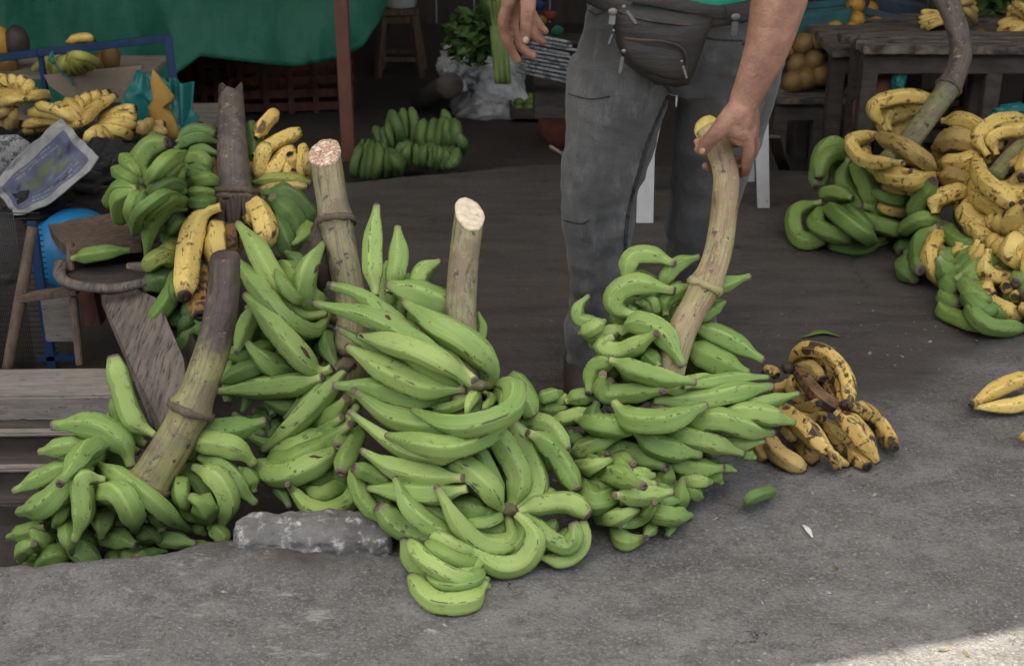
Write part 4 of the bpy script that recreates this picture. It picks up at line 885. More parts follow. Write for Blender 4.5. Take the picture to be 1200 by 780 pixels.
def cut(it, px, py, nrm, mat, parent, seed=1):
    # saw the stalk off along an oblique plane and lay the pale cut face on it
    me = it.obj.data; off = wloc(parent); D = it.D; ax = Vector(D[0] - D[4]).normalized(); ns = 28
    p_ = Vector((nrm[0], -.92, .39)); p_ = (p_ - ax * p_.dot(ax)).normalized(); n_ = (ax + p_ * nrm[1]).normalized()
    Yc = it.Y[0]; c = P(px, py, Yc)
    k0 = min(range(12), key=lambda i: abs((Vector(D[i]) - c).dot(ax))); c = Vector(D[k0]) + ax * ((c - Vector(D[k0])).dot(ax))
    for i in range(22):
        for k in range(ns):
            v = me.vertices[i * ns + k]; w_ = v.co + off; d = (w_ - c).dot(n_)
            if d > 0: v.co = w_ - ax * (d / ax.dot(n_)) - off
    for k in range(ns):      # stretch the first ring up to the plane
        v = me.vertices[k]; w_ = v.co + off; d = (w_ - c).dot(n_); v.co = w_ - ax * (d / ax.dot(n_)) - off
    ring = [me.vertices[k].co + off for k in range(ns)]; V = []
    for j, (s, h) in enumerate(((1.03, -.003), (1.04, .003), (.97, .006), (.7, .006), (.4, .005), (.15, .004))):
        for k, q in enumerate(ring): V.append(c + (q - c) * s * (1 + .025 * nz(k * .8, j, 1, seed)) + n_ * (h + .0022 * nz(k * .9, j * 2.3, 1, seed)))
    V.append(c + n_ * .004); nj = 6
    F = [[j * ns + k, j * ns + (k + 1) % ns, (j + 1) * ns + (k + 1) % ns, (j + 1) * ns + k] for j in range(nj - 1) for k in range(ns)] + [[(nj - 1) * ns + k, (nj - 1) * ns + (k + 1) % ns, nj * ns] for k in range(ns)]
    return mesh('cut_face', V, F, mat, parent)
def scar(parent, px, py, L, ang, wid=2.2):
    best = None
    for o in parent.children:
        if o.type != 'MESH' or o.name.split('.')[0] != 'plantain': continue
        off = wloc(parent); bv_ = BVHTree.FromPolygons([v.co + off for v in o.data.vertices], [list(p.vertices) for p in o.data.polygons]); h = bv_.ray_cast(Vector((0, 0, CAM_Z)), ray(px, py).normalized())
        if h[0] is not None and (best is None or h[3] < best[0][3]): best = (h, bv_)
    if not best: return
    C = []
    for k in range(7):
        s = (k / 6 - .5) * L; h = best[1].ray_cast(Vector((0, 0, CAM_Z)), ray(px + cos(ang) * s, py + sin(ang) * s + .5 * sin(k * 2)).normalized())
        if h[0] is not None: C.append(h[0])
    if len(C) > 3: tube('scar', C, [.0008, wid * .0017, wid * .0019, wid * .0014, .0006], M['scar'], parent, n=14, ns=8, ex=(1, 1))
def crown(h, root, px, py, wpx, dy=.0, mat='crown'):
    # the woody pad where the fruit stems of a hand meet
    near = min(h.items, key=lambda i: (i.px[0] - px) ** 2 + (i.py[0] - py) ** 2); Y = near.Y[0]
    blob('crown', P(px, py, Y + dy), wpx / 2 * MPP(px, py, Y), M[mat], root, amp=.35, sc=(1.2, .8, .8), seed=px, sub=3)

# --- back: grey upright stalk bunch (left rear) with its green hands
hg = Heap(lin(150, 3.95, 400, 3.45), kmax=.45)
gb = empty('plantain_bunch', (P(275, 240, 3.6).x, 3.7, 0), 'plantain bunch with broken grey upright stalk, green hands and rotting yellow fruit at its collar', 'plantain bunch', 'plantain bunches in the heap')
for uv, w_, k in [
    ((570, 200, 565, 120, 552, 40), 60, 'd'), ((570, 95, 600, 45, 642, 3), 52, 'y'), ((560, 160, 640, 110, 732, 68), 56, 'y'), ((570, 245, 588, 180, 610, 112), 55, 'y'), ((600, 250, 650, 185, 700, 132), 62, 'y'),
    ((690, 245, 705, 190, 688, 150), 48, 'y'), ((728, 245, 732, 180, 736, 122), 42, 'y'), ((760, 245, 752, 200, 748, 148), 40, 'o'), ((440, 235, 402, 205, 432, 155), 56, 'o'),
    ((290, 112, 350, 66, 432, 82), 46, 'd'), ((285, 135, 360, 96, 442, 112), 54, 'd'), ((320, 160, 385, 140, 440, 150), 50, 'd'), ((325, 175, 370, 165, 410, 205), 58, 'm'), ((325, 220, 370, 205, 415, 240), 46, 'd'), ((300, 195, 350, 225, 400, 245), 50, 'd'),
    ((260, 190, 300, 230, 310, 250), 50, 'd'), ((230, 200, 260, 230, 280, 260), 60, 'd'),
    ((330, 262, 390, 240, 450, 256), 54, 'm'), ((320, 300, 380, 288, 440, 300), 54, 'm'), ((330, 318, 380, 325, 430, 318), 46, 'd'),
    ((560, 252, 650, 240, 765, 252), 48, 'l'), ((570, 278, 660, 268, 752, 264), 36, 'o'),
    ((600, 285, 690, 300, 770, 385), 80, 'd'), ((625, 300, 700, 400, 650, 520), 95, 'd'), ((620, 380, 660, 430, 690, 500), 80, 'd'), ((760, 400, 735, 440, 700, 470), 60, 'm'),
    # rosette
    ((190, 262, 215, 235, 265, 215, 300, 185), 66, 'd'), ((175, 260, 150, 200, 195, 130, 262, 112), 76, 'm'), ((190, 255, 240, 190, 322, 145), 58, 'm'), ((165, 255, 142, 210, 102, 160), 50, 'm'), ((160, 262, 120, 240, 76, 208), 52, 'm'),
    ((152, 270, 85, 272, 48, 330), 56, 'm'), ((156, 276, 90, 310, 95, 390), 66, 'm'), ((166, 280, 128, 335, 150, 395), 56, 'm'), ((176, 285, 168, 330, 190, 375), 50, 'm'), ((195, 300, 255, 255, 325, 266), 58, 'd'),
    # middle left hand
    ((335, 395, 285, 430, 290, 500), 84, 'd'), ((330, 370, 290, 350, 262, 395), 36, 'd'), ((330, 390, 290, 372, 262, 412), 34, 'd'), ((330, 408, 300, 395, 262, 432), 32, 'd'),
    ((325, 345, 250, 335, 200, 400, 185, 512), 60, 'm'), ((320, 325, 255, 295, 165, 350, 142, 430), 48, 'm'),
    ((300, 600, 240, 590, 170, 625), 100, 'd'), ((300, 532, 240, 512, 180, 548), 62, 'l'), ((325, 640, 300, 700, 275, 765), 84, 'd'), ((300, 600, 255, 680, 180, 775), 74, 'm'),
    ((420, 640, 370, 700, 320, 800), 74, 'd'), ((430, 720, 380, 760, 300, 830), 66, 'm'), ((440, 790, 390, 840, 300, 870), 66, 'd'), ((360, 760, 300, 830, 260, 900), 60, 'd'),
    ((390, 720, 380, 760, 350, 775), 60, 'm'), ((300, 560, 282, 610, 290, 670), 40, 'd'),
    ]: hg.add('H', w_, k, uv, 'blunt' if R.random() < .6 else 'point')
st = hg.add('P', 36, 'stalk_grey', (271, 116, 273, 180, 277, 262), typ='stalk', name='stalk', taper=(.84, 1.15)); st.rings = [(.80, .22), (.83, .18)]
for uv, w_, k in [((540, 415, 505, 450, 480, 505), 62, 'o'), ((482, 390, 480, 430, 488, 500), 60, 'b'), ((556, 318, 592, 380, 616, 470), 84, 'y'), ((390, 560, 368, 630, 372, 722), 76, 'b'), ((432, 385, 428, 460, 434, 560), 78, 'y'), ((452, 335, 375, 372, 335, 480, 318, 655), 86, 'y')]:
    hg.add('H', w_, k, uv, 'blunt')
hg.build(gb)
# torn top of the grey stalk: ragged sheath
D, rad = st.D, st.rad; c = Vector(D[0]); V = []; ns = 28
for j in range(2):
    for i in range(ns):
        a = 2 * pi * i / ns; q = rad[0] * (1.0 if j == 0 else .97); hgt = 0 if j == 0 else .006 + .038 * abs(sin(a * 1.5 + .7)) + .012 * nz(i * .7, 2)
        V.append(c + Vector((q * cos(a), q * sin(a), hgt)))
tube('torn_flap', [c + Vector((.012, -.02, .035)), c + Vector((.022, -.03, .012)), c + Vector((.036, -.022, .004))], [.003, .010, .004], M['white_plastic'], gb, ex=(1, .3))
mesh('torn_sheath', V, [[i, (i + 1) % ns, ns + (i + 1) % ns, ns + i] for i in range(ns)], M['stalk_grey'], gb)
crown(hg, gb, 110 + 172 / 3, 130 + 266 / 3, 26, -.02)
Yc_ = st.Y[-1]
for k in range(9):
    x = 258 + k * 4.6; tube('pedicel', [P(x, 232 + 3 * sin(k), Yc_ - .04), P(x + R.uniform(-2, 2), 248, Yc_ - .055), P(x + R.uniform(-3, 3), 262 + R.uniform(-4, 8), Yc_ - .06)], [.010, .008, .007], M['black_stub'], gb, ns=8)

# --- middle bunch with the tall cut stalk
hc = Heap(lin(260, 3.25, 620, 2.85), kmax=.4)
cb = empty('plantain_bunch', (P(400, 560, 2.9).x, 2.95, 0), 'green plantain bunch with the tallest cut stalk, in the middle of the heap', 'plantain bunch', 'plantain bunches in the heap')
hc.add('E', 60, 'm', (440, 380, 425, 330, 415, 290), 'point')
s0 = hc.add('P', 27, 'stalk_brown', (378, 268, 376, 300, 380, 330), typ='stalk', name='old_stalk_stub'); s0.rings = []
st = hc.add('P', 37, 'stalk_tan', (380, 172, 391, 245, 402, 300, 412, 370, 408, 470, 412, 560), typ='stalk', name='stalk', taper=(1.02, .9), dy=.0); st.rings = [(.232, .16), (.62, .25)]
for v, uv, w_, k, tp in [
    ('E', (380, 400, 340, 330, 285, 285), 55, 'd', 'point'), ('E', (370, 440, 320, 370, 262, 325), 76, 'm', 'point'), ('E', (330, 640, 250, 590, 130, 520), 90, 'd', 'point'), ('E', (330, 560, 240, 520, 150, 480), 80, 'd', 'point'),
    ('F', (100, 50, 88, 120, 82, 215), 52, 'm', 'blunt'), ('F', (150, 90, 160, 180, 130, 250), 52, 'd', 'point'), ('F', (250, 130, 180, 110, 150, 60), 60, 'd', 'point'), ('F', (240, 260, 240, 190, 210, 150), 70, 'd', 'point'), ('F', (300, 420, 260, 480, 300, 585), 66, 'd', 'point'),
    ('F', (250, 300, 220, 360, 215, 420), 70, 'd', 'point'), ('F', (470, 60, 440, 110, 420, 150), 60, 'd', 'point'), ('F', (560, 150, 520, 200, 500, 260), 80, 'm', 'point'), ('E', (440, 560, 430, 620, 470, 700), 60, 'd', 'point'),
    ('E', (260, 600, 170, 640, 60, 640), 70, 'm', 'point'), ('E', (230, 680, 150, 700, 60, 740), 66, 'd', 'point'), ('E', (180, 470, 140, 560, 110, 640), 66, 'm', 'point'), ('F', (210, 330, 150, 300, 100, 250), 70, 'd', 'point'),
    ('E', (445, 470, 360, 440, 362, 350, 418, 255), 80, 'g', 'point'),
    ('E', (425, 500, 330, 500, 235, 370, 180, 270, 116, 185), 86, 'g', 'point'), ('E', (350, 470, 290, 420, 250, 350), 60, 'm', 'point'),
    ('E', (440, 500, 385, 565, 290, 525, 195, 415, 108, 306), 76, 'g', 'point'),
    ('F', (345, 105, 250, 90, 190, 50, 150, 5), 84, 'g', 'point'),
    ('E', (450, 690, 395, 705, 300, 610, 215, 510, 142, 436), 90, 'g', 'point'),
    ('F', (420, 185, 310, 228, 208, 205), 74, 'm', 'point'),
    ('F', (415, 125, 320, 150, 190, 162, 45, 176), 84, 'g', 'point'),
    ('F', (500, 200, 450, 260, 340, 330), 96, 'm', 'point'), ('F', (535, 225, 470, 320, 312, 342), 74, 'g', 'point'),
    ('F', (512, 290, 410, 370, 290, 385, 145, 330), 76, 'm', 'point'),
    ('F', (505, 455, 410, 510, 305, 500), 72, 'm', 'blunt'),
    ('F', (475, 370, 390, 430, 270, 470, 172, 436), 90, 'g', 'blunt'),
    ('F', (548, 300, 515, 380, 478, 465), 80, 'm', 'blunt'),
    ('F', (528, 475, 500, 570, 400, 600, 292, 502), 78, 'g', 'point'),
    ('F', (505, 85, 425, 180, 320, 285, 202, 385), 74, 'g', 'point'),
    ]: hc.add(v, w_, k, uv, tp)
hc.build(cb)
cut(st, 382, 183, (0, 1.35), M['cut'], cb, 3)
scar(cb, 358, 413, 20, .95, 2.6); scar(cb, 373, 312, 20, -1.0, 2.6); scar(cb, 370, 535, 16, .1, 1.8); scar(cb, 330, 500, 10, .1, 1.2)
crown(hc, cb, 400, 372, 26); crown(hc, cb, 405, 428, 22)

# --- left bunch hanging from the long curved brown stalk
hb = Heap(lin(300, 2.98, 660, 2.72), floor=PIT_Z, kmax=.3)
bb = empty('plantain_bunch', (P(120, 600, 2.8).x, 2.85, PIT_Z), 'green plantain bunch lying in the pit at the left on a long curved dark stalk', 'plantain bunch', 'plantain bunches in the heap')
hb.add('G', 80, 'g', (548, 300, 470, 245, 425, 125, 398, 18), 'blunt')
for uv, w_, k in [((630, 560, 600, 500, 600, 440), 80, 'd'), ((835, 415, 880, 450, 895, 500), 60, 'm'), ((660, 285, 740, 282, 850, 272, 938, 248), 88, 'm'), ((650, 325, 750, 325, 840, 352, 895, 402), 88, 'g'), ((700, 375, 790, 425, 855, 500, 900, 540), 84, 'g'), ((680, 410, 760, 450, 800, 530, 775, 632), 84, 'g'),
                  ((640, 470, 650, 560, 715, 608), 60, 'm'), ((735, 620, 775, 650, 790, 690), 62, 'm'), ((640, 450, 636, 510, 665, 560), 66, 'm'), ((730, 580, 715, 545, 672, 516), 96, 'm')]:
    hb.add('G', w_, k, uv)
st = hb.add('P', 43, 'stalk_rot', (264, 306, 262, 345, 252, 400, 232, 460, 208, 510, 178, 558, 168, 575), typ='stalk', name='stalk', taper=(.84, 1.12)); st.rings = [(.62, .16), (.97, .1)]
for uv, w_, k in [((300, 560, 240, 600, 170, 620, 85, 650), 66, 'd'), ((330, 640, 250, 700, 160, 700), 70, 'd'), ((200, 520, 160, 560, 150, 610), 60, 'd'), ((160, 620, 95, 640, 28, 658), 62, 'm'), ((165, 700, 140, 660, 110, 632), 74, 'm'), ((120, 680, 85, 705, 70, 742), 66, 'm'),
                  ((210, 775, 260, 755, 300, 770), 56, 'm'), ((130, 775, 60, 780, 5, 775), 44, 'm'), ((230, 740, 190, 720, 150, 760), 84, 'm'), ((440, 720, 400, 730, 400, 765), 62, 'm'), ((430, 735, 460, 725, 490, 712), 70, 'm'), ((470, 725, 530, 712, 592, 704), 44, 'm'), ((620, 690, 700, 695, 765, 686), 56, 'm'), ((540, 660, 610, 665, 688, 680), 66, 'g'),
                  ((500, 660, 530, 640, 560, 668), 74, 'm'), ((340, 650, 420, 662, 482, 686), 78, 'm'), ((240, 660, 280, 700, 345, 765), 84, 'g'), ((240, 590, 240, 650, 250, 712), 68, 'm'), ((500, 520, 540, 560, 572, 634), 74, 'g'), ((350, 460, 430, 480, 520, 560), 60, 'm'),
                  ((355, 655, 365, 600, 400, 550), 76, 'g'), ((225, 505, 218, 560, 194, 615), 74, 'g'), ((270, 395, 170, 440, 46, 498), 72, 'g'), ((330, 400, 250, 460, 170, 540, 66, 570), 92, 'g'), ((310, 330, 230, 340, 135, 360), 68, 'g'),
                  ((460, 410, 430, 330, 330, 268, 180, 266), 94, 'g'), ((385, 335, 305, 350, 250, 420, 208, 472), 82, 'g'), ((345, 400, 410, 440, 520, 520, 600, 590, 668, 632), 72, 'g'), ((330, 510, 420, 500, 465, 570, 476, 636), 86, 'g'), ((365, 455, 290, 455, 292, 570, 262, 672), 84, 'g')]:
    hb.add('G', w_, k, uv)
hb.build(bb, cen=(105, 590))
disc('stalk_end', Vector(st.D[0]), (0, -.2, 1), st.rad[0] * .98, M['stalk_brown'], bb, 3, .012)

# --- front bunch with the shorter cut stalk
hd = Heap(lin(300, 2.92, 650, 2.52), kmax=.36)
db = empty('plantain_bunch', (P(560, 600, 2.6).x, 2.65, 0), 'largest bright green plantain bunch in front, its short cut stalk upright and white topped', 'plantain bunch', 'plantain bunches in the heap')
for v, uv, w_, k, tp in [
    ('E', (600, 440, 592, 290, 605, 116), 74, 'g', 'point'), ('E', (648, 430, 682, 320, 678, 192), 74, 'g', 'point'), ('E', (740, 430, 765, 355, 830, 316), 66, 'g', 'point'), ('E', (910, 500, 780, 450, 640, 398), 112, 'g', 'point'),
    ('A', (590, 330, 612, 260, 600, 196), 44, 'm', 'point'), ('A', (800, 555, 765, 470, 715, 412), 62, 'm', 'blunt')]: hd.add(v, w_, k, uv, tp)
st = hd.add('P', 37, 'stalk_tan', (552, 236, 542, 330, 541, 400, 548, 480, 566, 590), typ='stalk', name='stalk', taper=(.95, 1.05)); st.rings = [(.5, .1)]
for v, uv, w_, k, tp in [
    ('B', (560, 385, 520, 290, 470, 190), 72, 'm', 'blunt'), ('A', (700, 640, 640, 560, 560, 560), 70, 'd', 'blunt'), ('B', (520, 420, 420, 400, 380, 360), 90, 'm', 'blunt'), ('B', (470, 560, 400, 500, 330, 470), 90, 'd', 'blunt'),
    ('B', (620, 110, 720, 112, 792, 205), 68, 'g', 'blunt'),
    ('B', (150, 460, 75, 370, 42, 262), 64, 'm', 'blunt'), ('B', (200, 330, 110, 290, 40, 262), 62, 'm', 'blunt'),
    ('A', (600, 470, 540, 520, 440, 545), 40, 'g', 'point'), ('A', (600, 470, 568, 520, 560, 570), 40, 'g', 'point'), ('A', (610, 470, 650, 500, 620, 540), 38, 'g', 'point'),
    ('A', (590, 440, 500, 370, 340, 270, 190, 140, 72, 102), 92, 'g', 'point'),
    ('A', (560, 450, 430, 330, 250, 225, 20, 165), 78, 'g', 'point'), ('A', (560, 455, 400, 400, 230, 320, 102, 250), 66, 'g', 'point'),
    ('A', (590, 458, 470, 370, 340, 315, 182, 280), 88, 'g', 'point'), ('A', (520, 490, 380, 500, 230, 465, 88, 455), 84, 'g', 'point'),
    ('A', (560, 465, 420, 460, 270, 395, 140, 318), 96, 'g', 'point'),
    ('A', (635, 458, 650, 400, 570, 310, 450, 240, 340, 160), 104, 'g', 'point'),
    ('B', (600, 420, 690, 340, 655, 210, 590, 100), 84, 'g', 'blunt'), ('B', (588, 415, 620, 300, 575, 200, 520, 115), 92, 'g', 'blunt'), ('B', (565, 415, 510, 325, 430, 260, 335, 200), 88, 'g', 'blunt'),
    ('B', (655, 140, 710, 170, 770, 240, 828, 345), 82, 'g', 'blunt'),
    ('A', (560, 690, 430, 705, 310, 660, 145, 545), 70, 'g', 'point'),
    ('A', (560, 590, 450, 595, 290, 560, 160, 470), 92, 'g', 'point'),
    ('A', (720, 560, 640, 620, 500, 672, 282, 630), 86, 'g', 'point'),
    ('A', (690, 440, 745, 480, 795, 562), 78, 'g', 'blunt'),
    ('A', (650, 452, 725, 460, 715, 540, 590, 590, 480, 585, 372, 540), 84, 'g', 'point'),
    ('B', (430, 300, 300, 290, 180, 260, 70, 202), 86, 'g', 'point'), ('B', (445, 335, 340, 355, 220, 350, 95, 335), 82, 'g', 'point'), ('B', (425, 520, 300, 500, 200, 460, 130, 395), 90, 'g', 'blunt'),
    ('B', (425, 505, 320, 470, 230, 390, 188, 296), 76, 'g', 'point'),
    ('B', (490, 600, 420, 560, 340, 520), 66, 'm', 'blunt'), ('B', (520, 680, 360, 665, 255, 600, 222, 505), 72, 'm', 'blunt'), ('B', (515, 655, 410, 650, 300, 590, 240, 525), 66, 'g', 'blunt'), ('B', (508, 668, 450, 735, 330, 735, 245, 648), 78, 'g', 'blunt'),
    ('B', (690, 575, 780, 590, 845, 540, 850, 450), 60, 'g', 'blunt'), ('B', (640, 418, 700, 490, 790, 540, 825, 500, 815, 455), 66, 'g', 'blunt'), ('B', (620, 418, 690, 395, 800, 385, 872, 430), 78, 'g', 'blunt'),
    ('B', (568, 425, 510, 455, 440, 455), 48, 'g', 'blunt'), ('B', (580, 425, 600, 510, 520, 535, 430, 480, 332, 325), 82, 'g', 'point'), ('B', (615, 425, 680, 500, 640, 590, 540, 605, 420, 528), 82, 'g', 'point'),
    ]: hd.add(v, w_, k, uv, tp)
hd.build(db, cen=(545, 540))
cut(st, 550, 257, (.3, 1.5), M['cut_pale'], db, 5)
scar(db, 413, 379, 12, .25, 2.2); scar(db, 455, 372, 9, .7, 2.0); scar(db, 543, 484, 5, 0, 1.6); scar(db, 424, 394, 7, .6, 1.6)
crown(hd, db, 400 + 585 / 3, 460 + 408 / 3, 18, -.005); crown(hd, db, 360 + 605 / 3, 300 + 455 / 3, 18, -.005)

# --- the bunch the man holds by its stalk
he = Heap(lin(300, 3.02, 600, 2.74), kmax=.34)
eb = empty('plantain_bunch', (P(770, 600, 2.8).x, 2.85, 0), 'green plantain bunch held upright by its yellowish stalk in the hand of the man', 'plantain bunch', 'plantain bunches in the heap')
for v, uv, w_, k in [
    ('C', (620, 330, 750, 380, 885, 458), 74, 'g'), ('C', (600, 400, 700, 450, 832, 508), 98, 'm'), ('C', (600, 260, 700, 205, 842, 158), 58, 'g'), ('C', (640, 320, 700, 285, 750, 248), 46, 'm'),
    ('C', (510, 210, 580, 125, 662, 92), 56, 'g'), ('C', (540, 300, 545, 240, 640, 190), 62, 'm')]: he.add(v, w_, k, uv, 'bottle')
st = he.add('P', 33, 'stalk_light', (829, 151, 848, 190, 850, 225, 842, 290, 826, 335, 800, 385, 784, 440, 775, 520), typ='stalk', name='stalk', taper=(.88, 1.12)); st.rings = [(.50, .16)]
for v, uv, w_, k in [
    ('C', (400, 190, 420, 100, 490, 88, 572, 118), 70, 'g'), ('C', (500, 300, 480, 260, 430, 250), 36, 'g'), ('C', (510, 300, 500, 250, 470, 235), 36, 'g'), ('C', (460, 310, 430, 290, 410, 260), 40, 'g'),
    ('C', (440, 300, 372, 275, 365, 225, 440, 190, 574, 214), 80, 'g'), ('C', (330, 325, 240, 315, 232, 270, 272, 228), 50, 'g'), ('C', (400, 340, 290, 370, 235, 355), 62, 'g'), ('C', (240, 362, 270, 350, 326, 318), 54, 'g'),
    ('C', (430, 430, 450, 420, 500, 450), 70, 'm'), ('C', (520, 480, 480, 440, 440, 440), 60, 'm'),
    ('C', (385, 360, 440, 325, 530, 360, 602, 478), 84, 'g'), ('C', (360, 372, 308, 402, 372, 425, 435, 402, 510, 360), 74, 'g'),
    ('D', (-2, 172, 50, 180, 100, 172), 48, 'm'), ('D', (-5, 150, 30, 135, 84, 118), 52, 'g'), ('D', (95, 152, 150, 133, 215, 142), 60, 'g'), ('D', (40, 218, 110, 205, 200, 176), 62, 'g'),
    ('D', (180, 330, 130, 280, 110, 250), 70, 'd'), ('D', (240, 260, 200, 200, 210, 150), 70, 'd'),
    ('C', (370, 460, 290, 480, 268, 575), 66, 'm'),
    ('C', (520, 560, 650, 535, 762, 515), 70, 'g'), ('C', (600, 550, 780, 520, 905, 515), 50, 'g'), ('C', (500, 595, 640, 600, 780, 570, 915, 548), 84, 'g'),
    ('D', (640, 190, 830, 145, 920, 122), 54, 'g'), ('D', (620, 200, 750, 190, 900, 224), 76, 'g'),
    ('C', (345, 455, 440, 490, 540, 518, 648, 532), 78, 'g'), ('C', (320, 500, 320, 570, 420, 572, 532, 564), 72, 'g'),
    ('D', (700, 345, 730, 335, 770, 352), 46, 'm'), ('D', (600, 395, 660, 385, 702, 396), 40, 'm'), ('D', (560, 290, 700, 300, 800, 290), 50, 'g'),
    ('D', (500, 235, 640, 215, 760, 255, 825, 260), 90, 'g'), ('D', (440, 260, 600, 290, 722, 335), 78, 'g'),
    ('D', (600, 440, 620, 410, 650, 440), 46, 'm'), ('D', (440, 350, 560, 385, 658, 386), 78, 'g'), ('D', (500, 430, 560, 428, 612, 432), 54, 'g'), ('D', (520, 470, 545, 470, 574, 490), 48, 'm'),
    ('D', (385, 440, 445, 430, 462, 365), 66, 'm'), ('D', (440, 520, 495, 500, 510, 424), 66, 'm'),
    ('D', (420, 560, 468, 580, 455, 628), 50, 'g'), ('D', (400, 560, 400, 590, 370, 636), 54, 'g'), ('D', (275, 570, 300, 640, 382, 630), 68, 'g'),
    ('D', (370, 530, 450, 550, 540, 552), 72, 'g'), ('D', (290, 588, 360, 560, 412, 506), 54, 'g'), ('D', (195, 545, 260, 560, 352, 530), 68, 'g'),
    ('D', (160, 420, 190, 500, 230, 500, 284, 460), 88, 'm'), ('D', (270, 480, 380, 480, 478, 468), 76, 'g'), ('D', (200, 400, 290, 415, 376, 450), 82, 'g'),
    ('D', (210, 320, 320, 330, 455, 382), 92, 'g'), ('D', (130, 390, 190, 378, 256, 356), 64, 'g'), ('D', (110, 338, 190, 305, 290, 272), 70, 'g'), ('D', (140, 215, 230, 235, 355, 248), 78, 'g'),
    ('D', (335, 250, 430, 310, 575, 338), 84, 'g'), ('C', (360, 605, 420, 665, 550, 670, 680, 614), 92, 'g')]: he.add(v, w_, k, uv, 'bottle')
he.build(eb, cen=(765, 490))
disc('cut_face', Vector(st.D[0]), Vector((-.55, -.55, .62)).normalized(), st.rad[0] * 1.12, M['cut_yellow'], eb, 5, .008)
E_ST = st
# --- pile on the right
def pile_y(x, y):
    k = smooth((x - 1045) / 90.); return (4.52 + (290 - y) * .0022) * (1 - k) + (3.86 + (385 - y) * .0034) * k
hr = Heap(pile_y, kmax=.4)
rb = empty('plantain_bunch', (P(1100, 300, 4.1).x, 4.2, 0), 'ripening yellow and green plantain bunch with long curved stalk at the right', 'plantain bunch', 'plantain bunches of the right pile')
rb2 = empty('plantain_bunch', (P(1185, 330, 3.95).x, 4.1, 0), 'yellow plantain bunch cut by the right edge with a straight green stalk', 'plantain bunch', 'plantain bunches of the right pile')
L1 = [((300, 300, 260, 320, 250, 360), 60, 'd'), ((350, 420, 260, 430, 180, 400), 56, 'd'), ((420, 470, 360, 480, 345, 520), 56, 'd'), ((400, 520, 350, 560, 385, 602), 56, 'd'),
      ((200, 200, 118, 215, 98, 330), 62, 'm'), ((215, 235, 150, 225, 112, 250, 98, 300), 50, 'm'), ((190, 238, 170, 310, 230, 396), 54, 'm'), ((210, 235, 240, 320, 278, 400), 62, 'm'), ((200, 358, 150, 340, 105, 348), 46, 'm'),
      ((230, 380, 330, 400, 375, 430), 50, 'm'), ((180, 395, 260, 430, 355, 458), 54, 'm'), ((300, 470, 220, 505, 130, 492), 44, 'm'), ((110, 368, 30, 400, 45, 480, 125, 482), 52, 'm'), ((115, 385, 95, 440, 195, 482), 54, 'm'), ((125, 380, 180, 430, 258, 482), 58, 'm'),
      ((395, 392, 330, 395, 270, 378), 40, 'y'), ((400, 345, 330, 358, 262, 342), 46, 'm'), ((440, 315, 360, 330, 280, 322), 42, 'o'), ((440, 285, 350, 300, 270, 282), 52, 'y'),
      ((460, 130, 530, 130, 592, 165), 52, 'y'), ((470, 160, 530, 175, 590, 190), 44, 'y'), ((305, 165, 300, 110, 380, 90, 440, 95), 50, 'y'), ((300, 160, 262, 90, 340, 60, 440, 66), 48, 'y'),
      ((440, 210, 500, 185, 582, 200), 64, 'o'), ((350, 255, 240, 250, 195, 190, 272, 172), 44, 'y'), ((268, 175, 350, 205, 435, 268), 50, 'o'), ((450, 255, 520, 250, 575, 230), 48, 'y'),
      ((450, 292, 510, 300, 575, 318), 58, 'o'), ((455, 435, 385, 390, 440, 305), 56, 'm'), ((452, 430, 400, 420, 345, 455), 46, 'm'), ((440, 405, 445, 360, 540, 330), 50, 'y'), ((452, 440, 400, 480, 396, 572), 58, 'm'), ((465, 450, 520, 495, 570, 495), 54, 'm'), ((458, 465, 425, 530, 462, 618), 50, 'y')]
for uv, w_, k in L1[:23]: hr.add('R', w_, k, uv, 'blunt', root=rb)
st = hr.add('P', 26, 'stalk_dry', (1098, -12, 1112, 8, 1122, 35, 1126, 65, 1114, 98, 1090, 132, 1062, 168, 1040, 190), typ='stalk', name='stalk', root=rb, taper=(1.0, .95), dy=.12); st.rings = [(.5, .14)]; sr1 = st
for uv, w_, k in L1[23:]: hr.add('R', w_, k, uv, 'blunt', root=rb)
hr.add('P', 22, 'stalk_green', (1215, 158, 1190, 180, 1165, 208), typ='stalk', name='stalk', root=rb2, dy=.1)
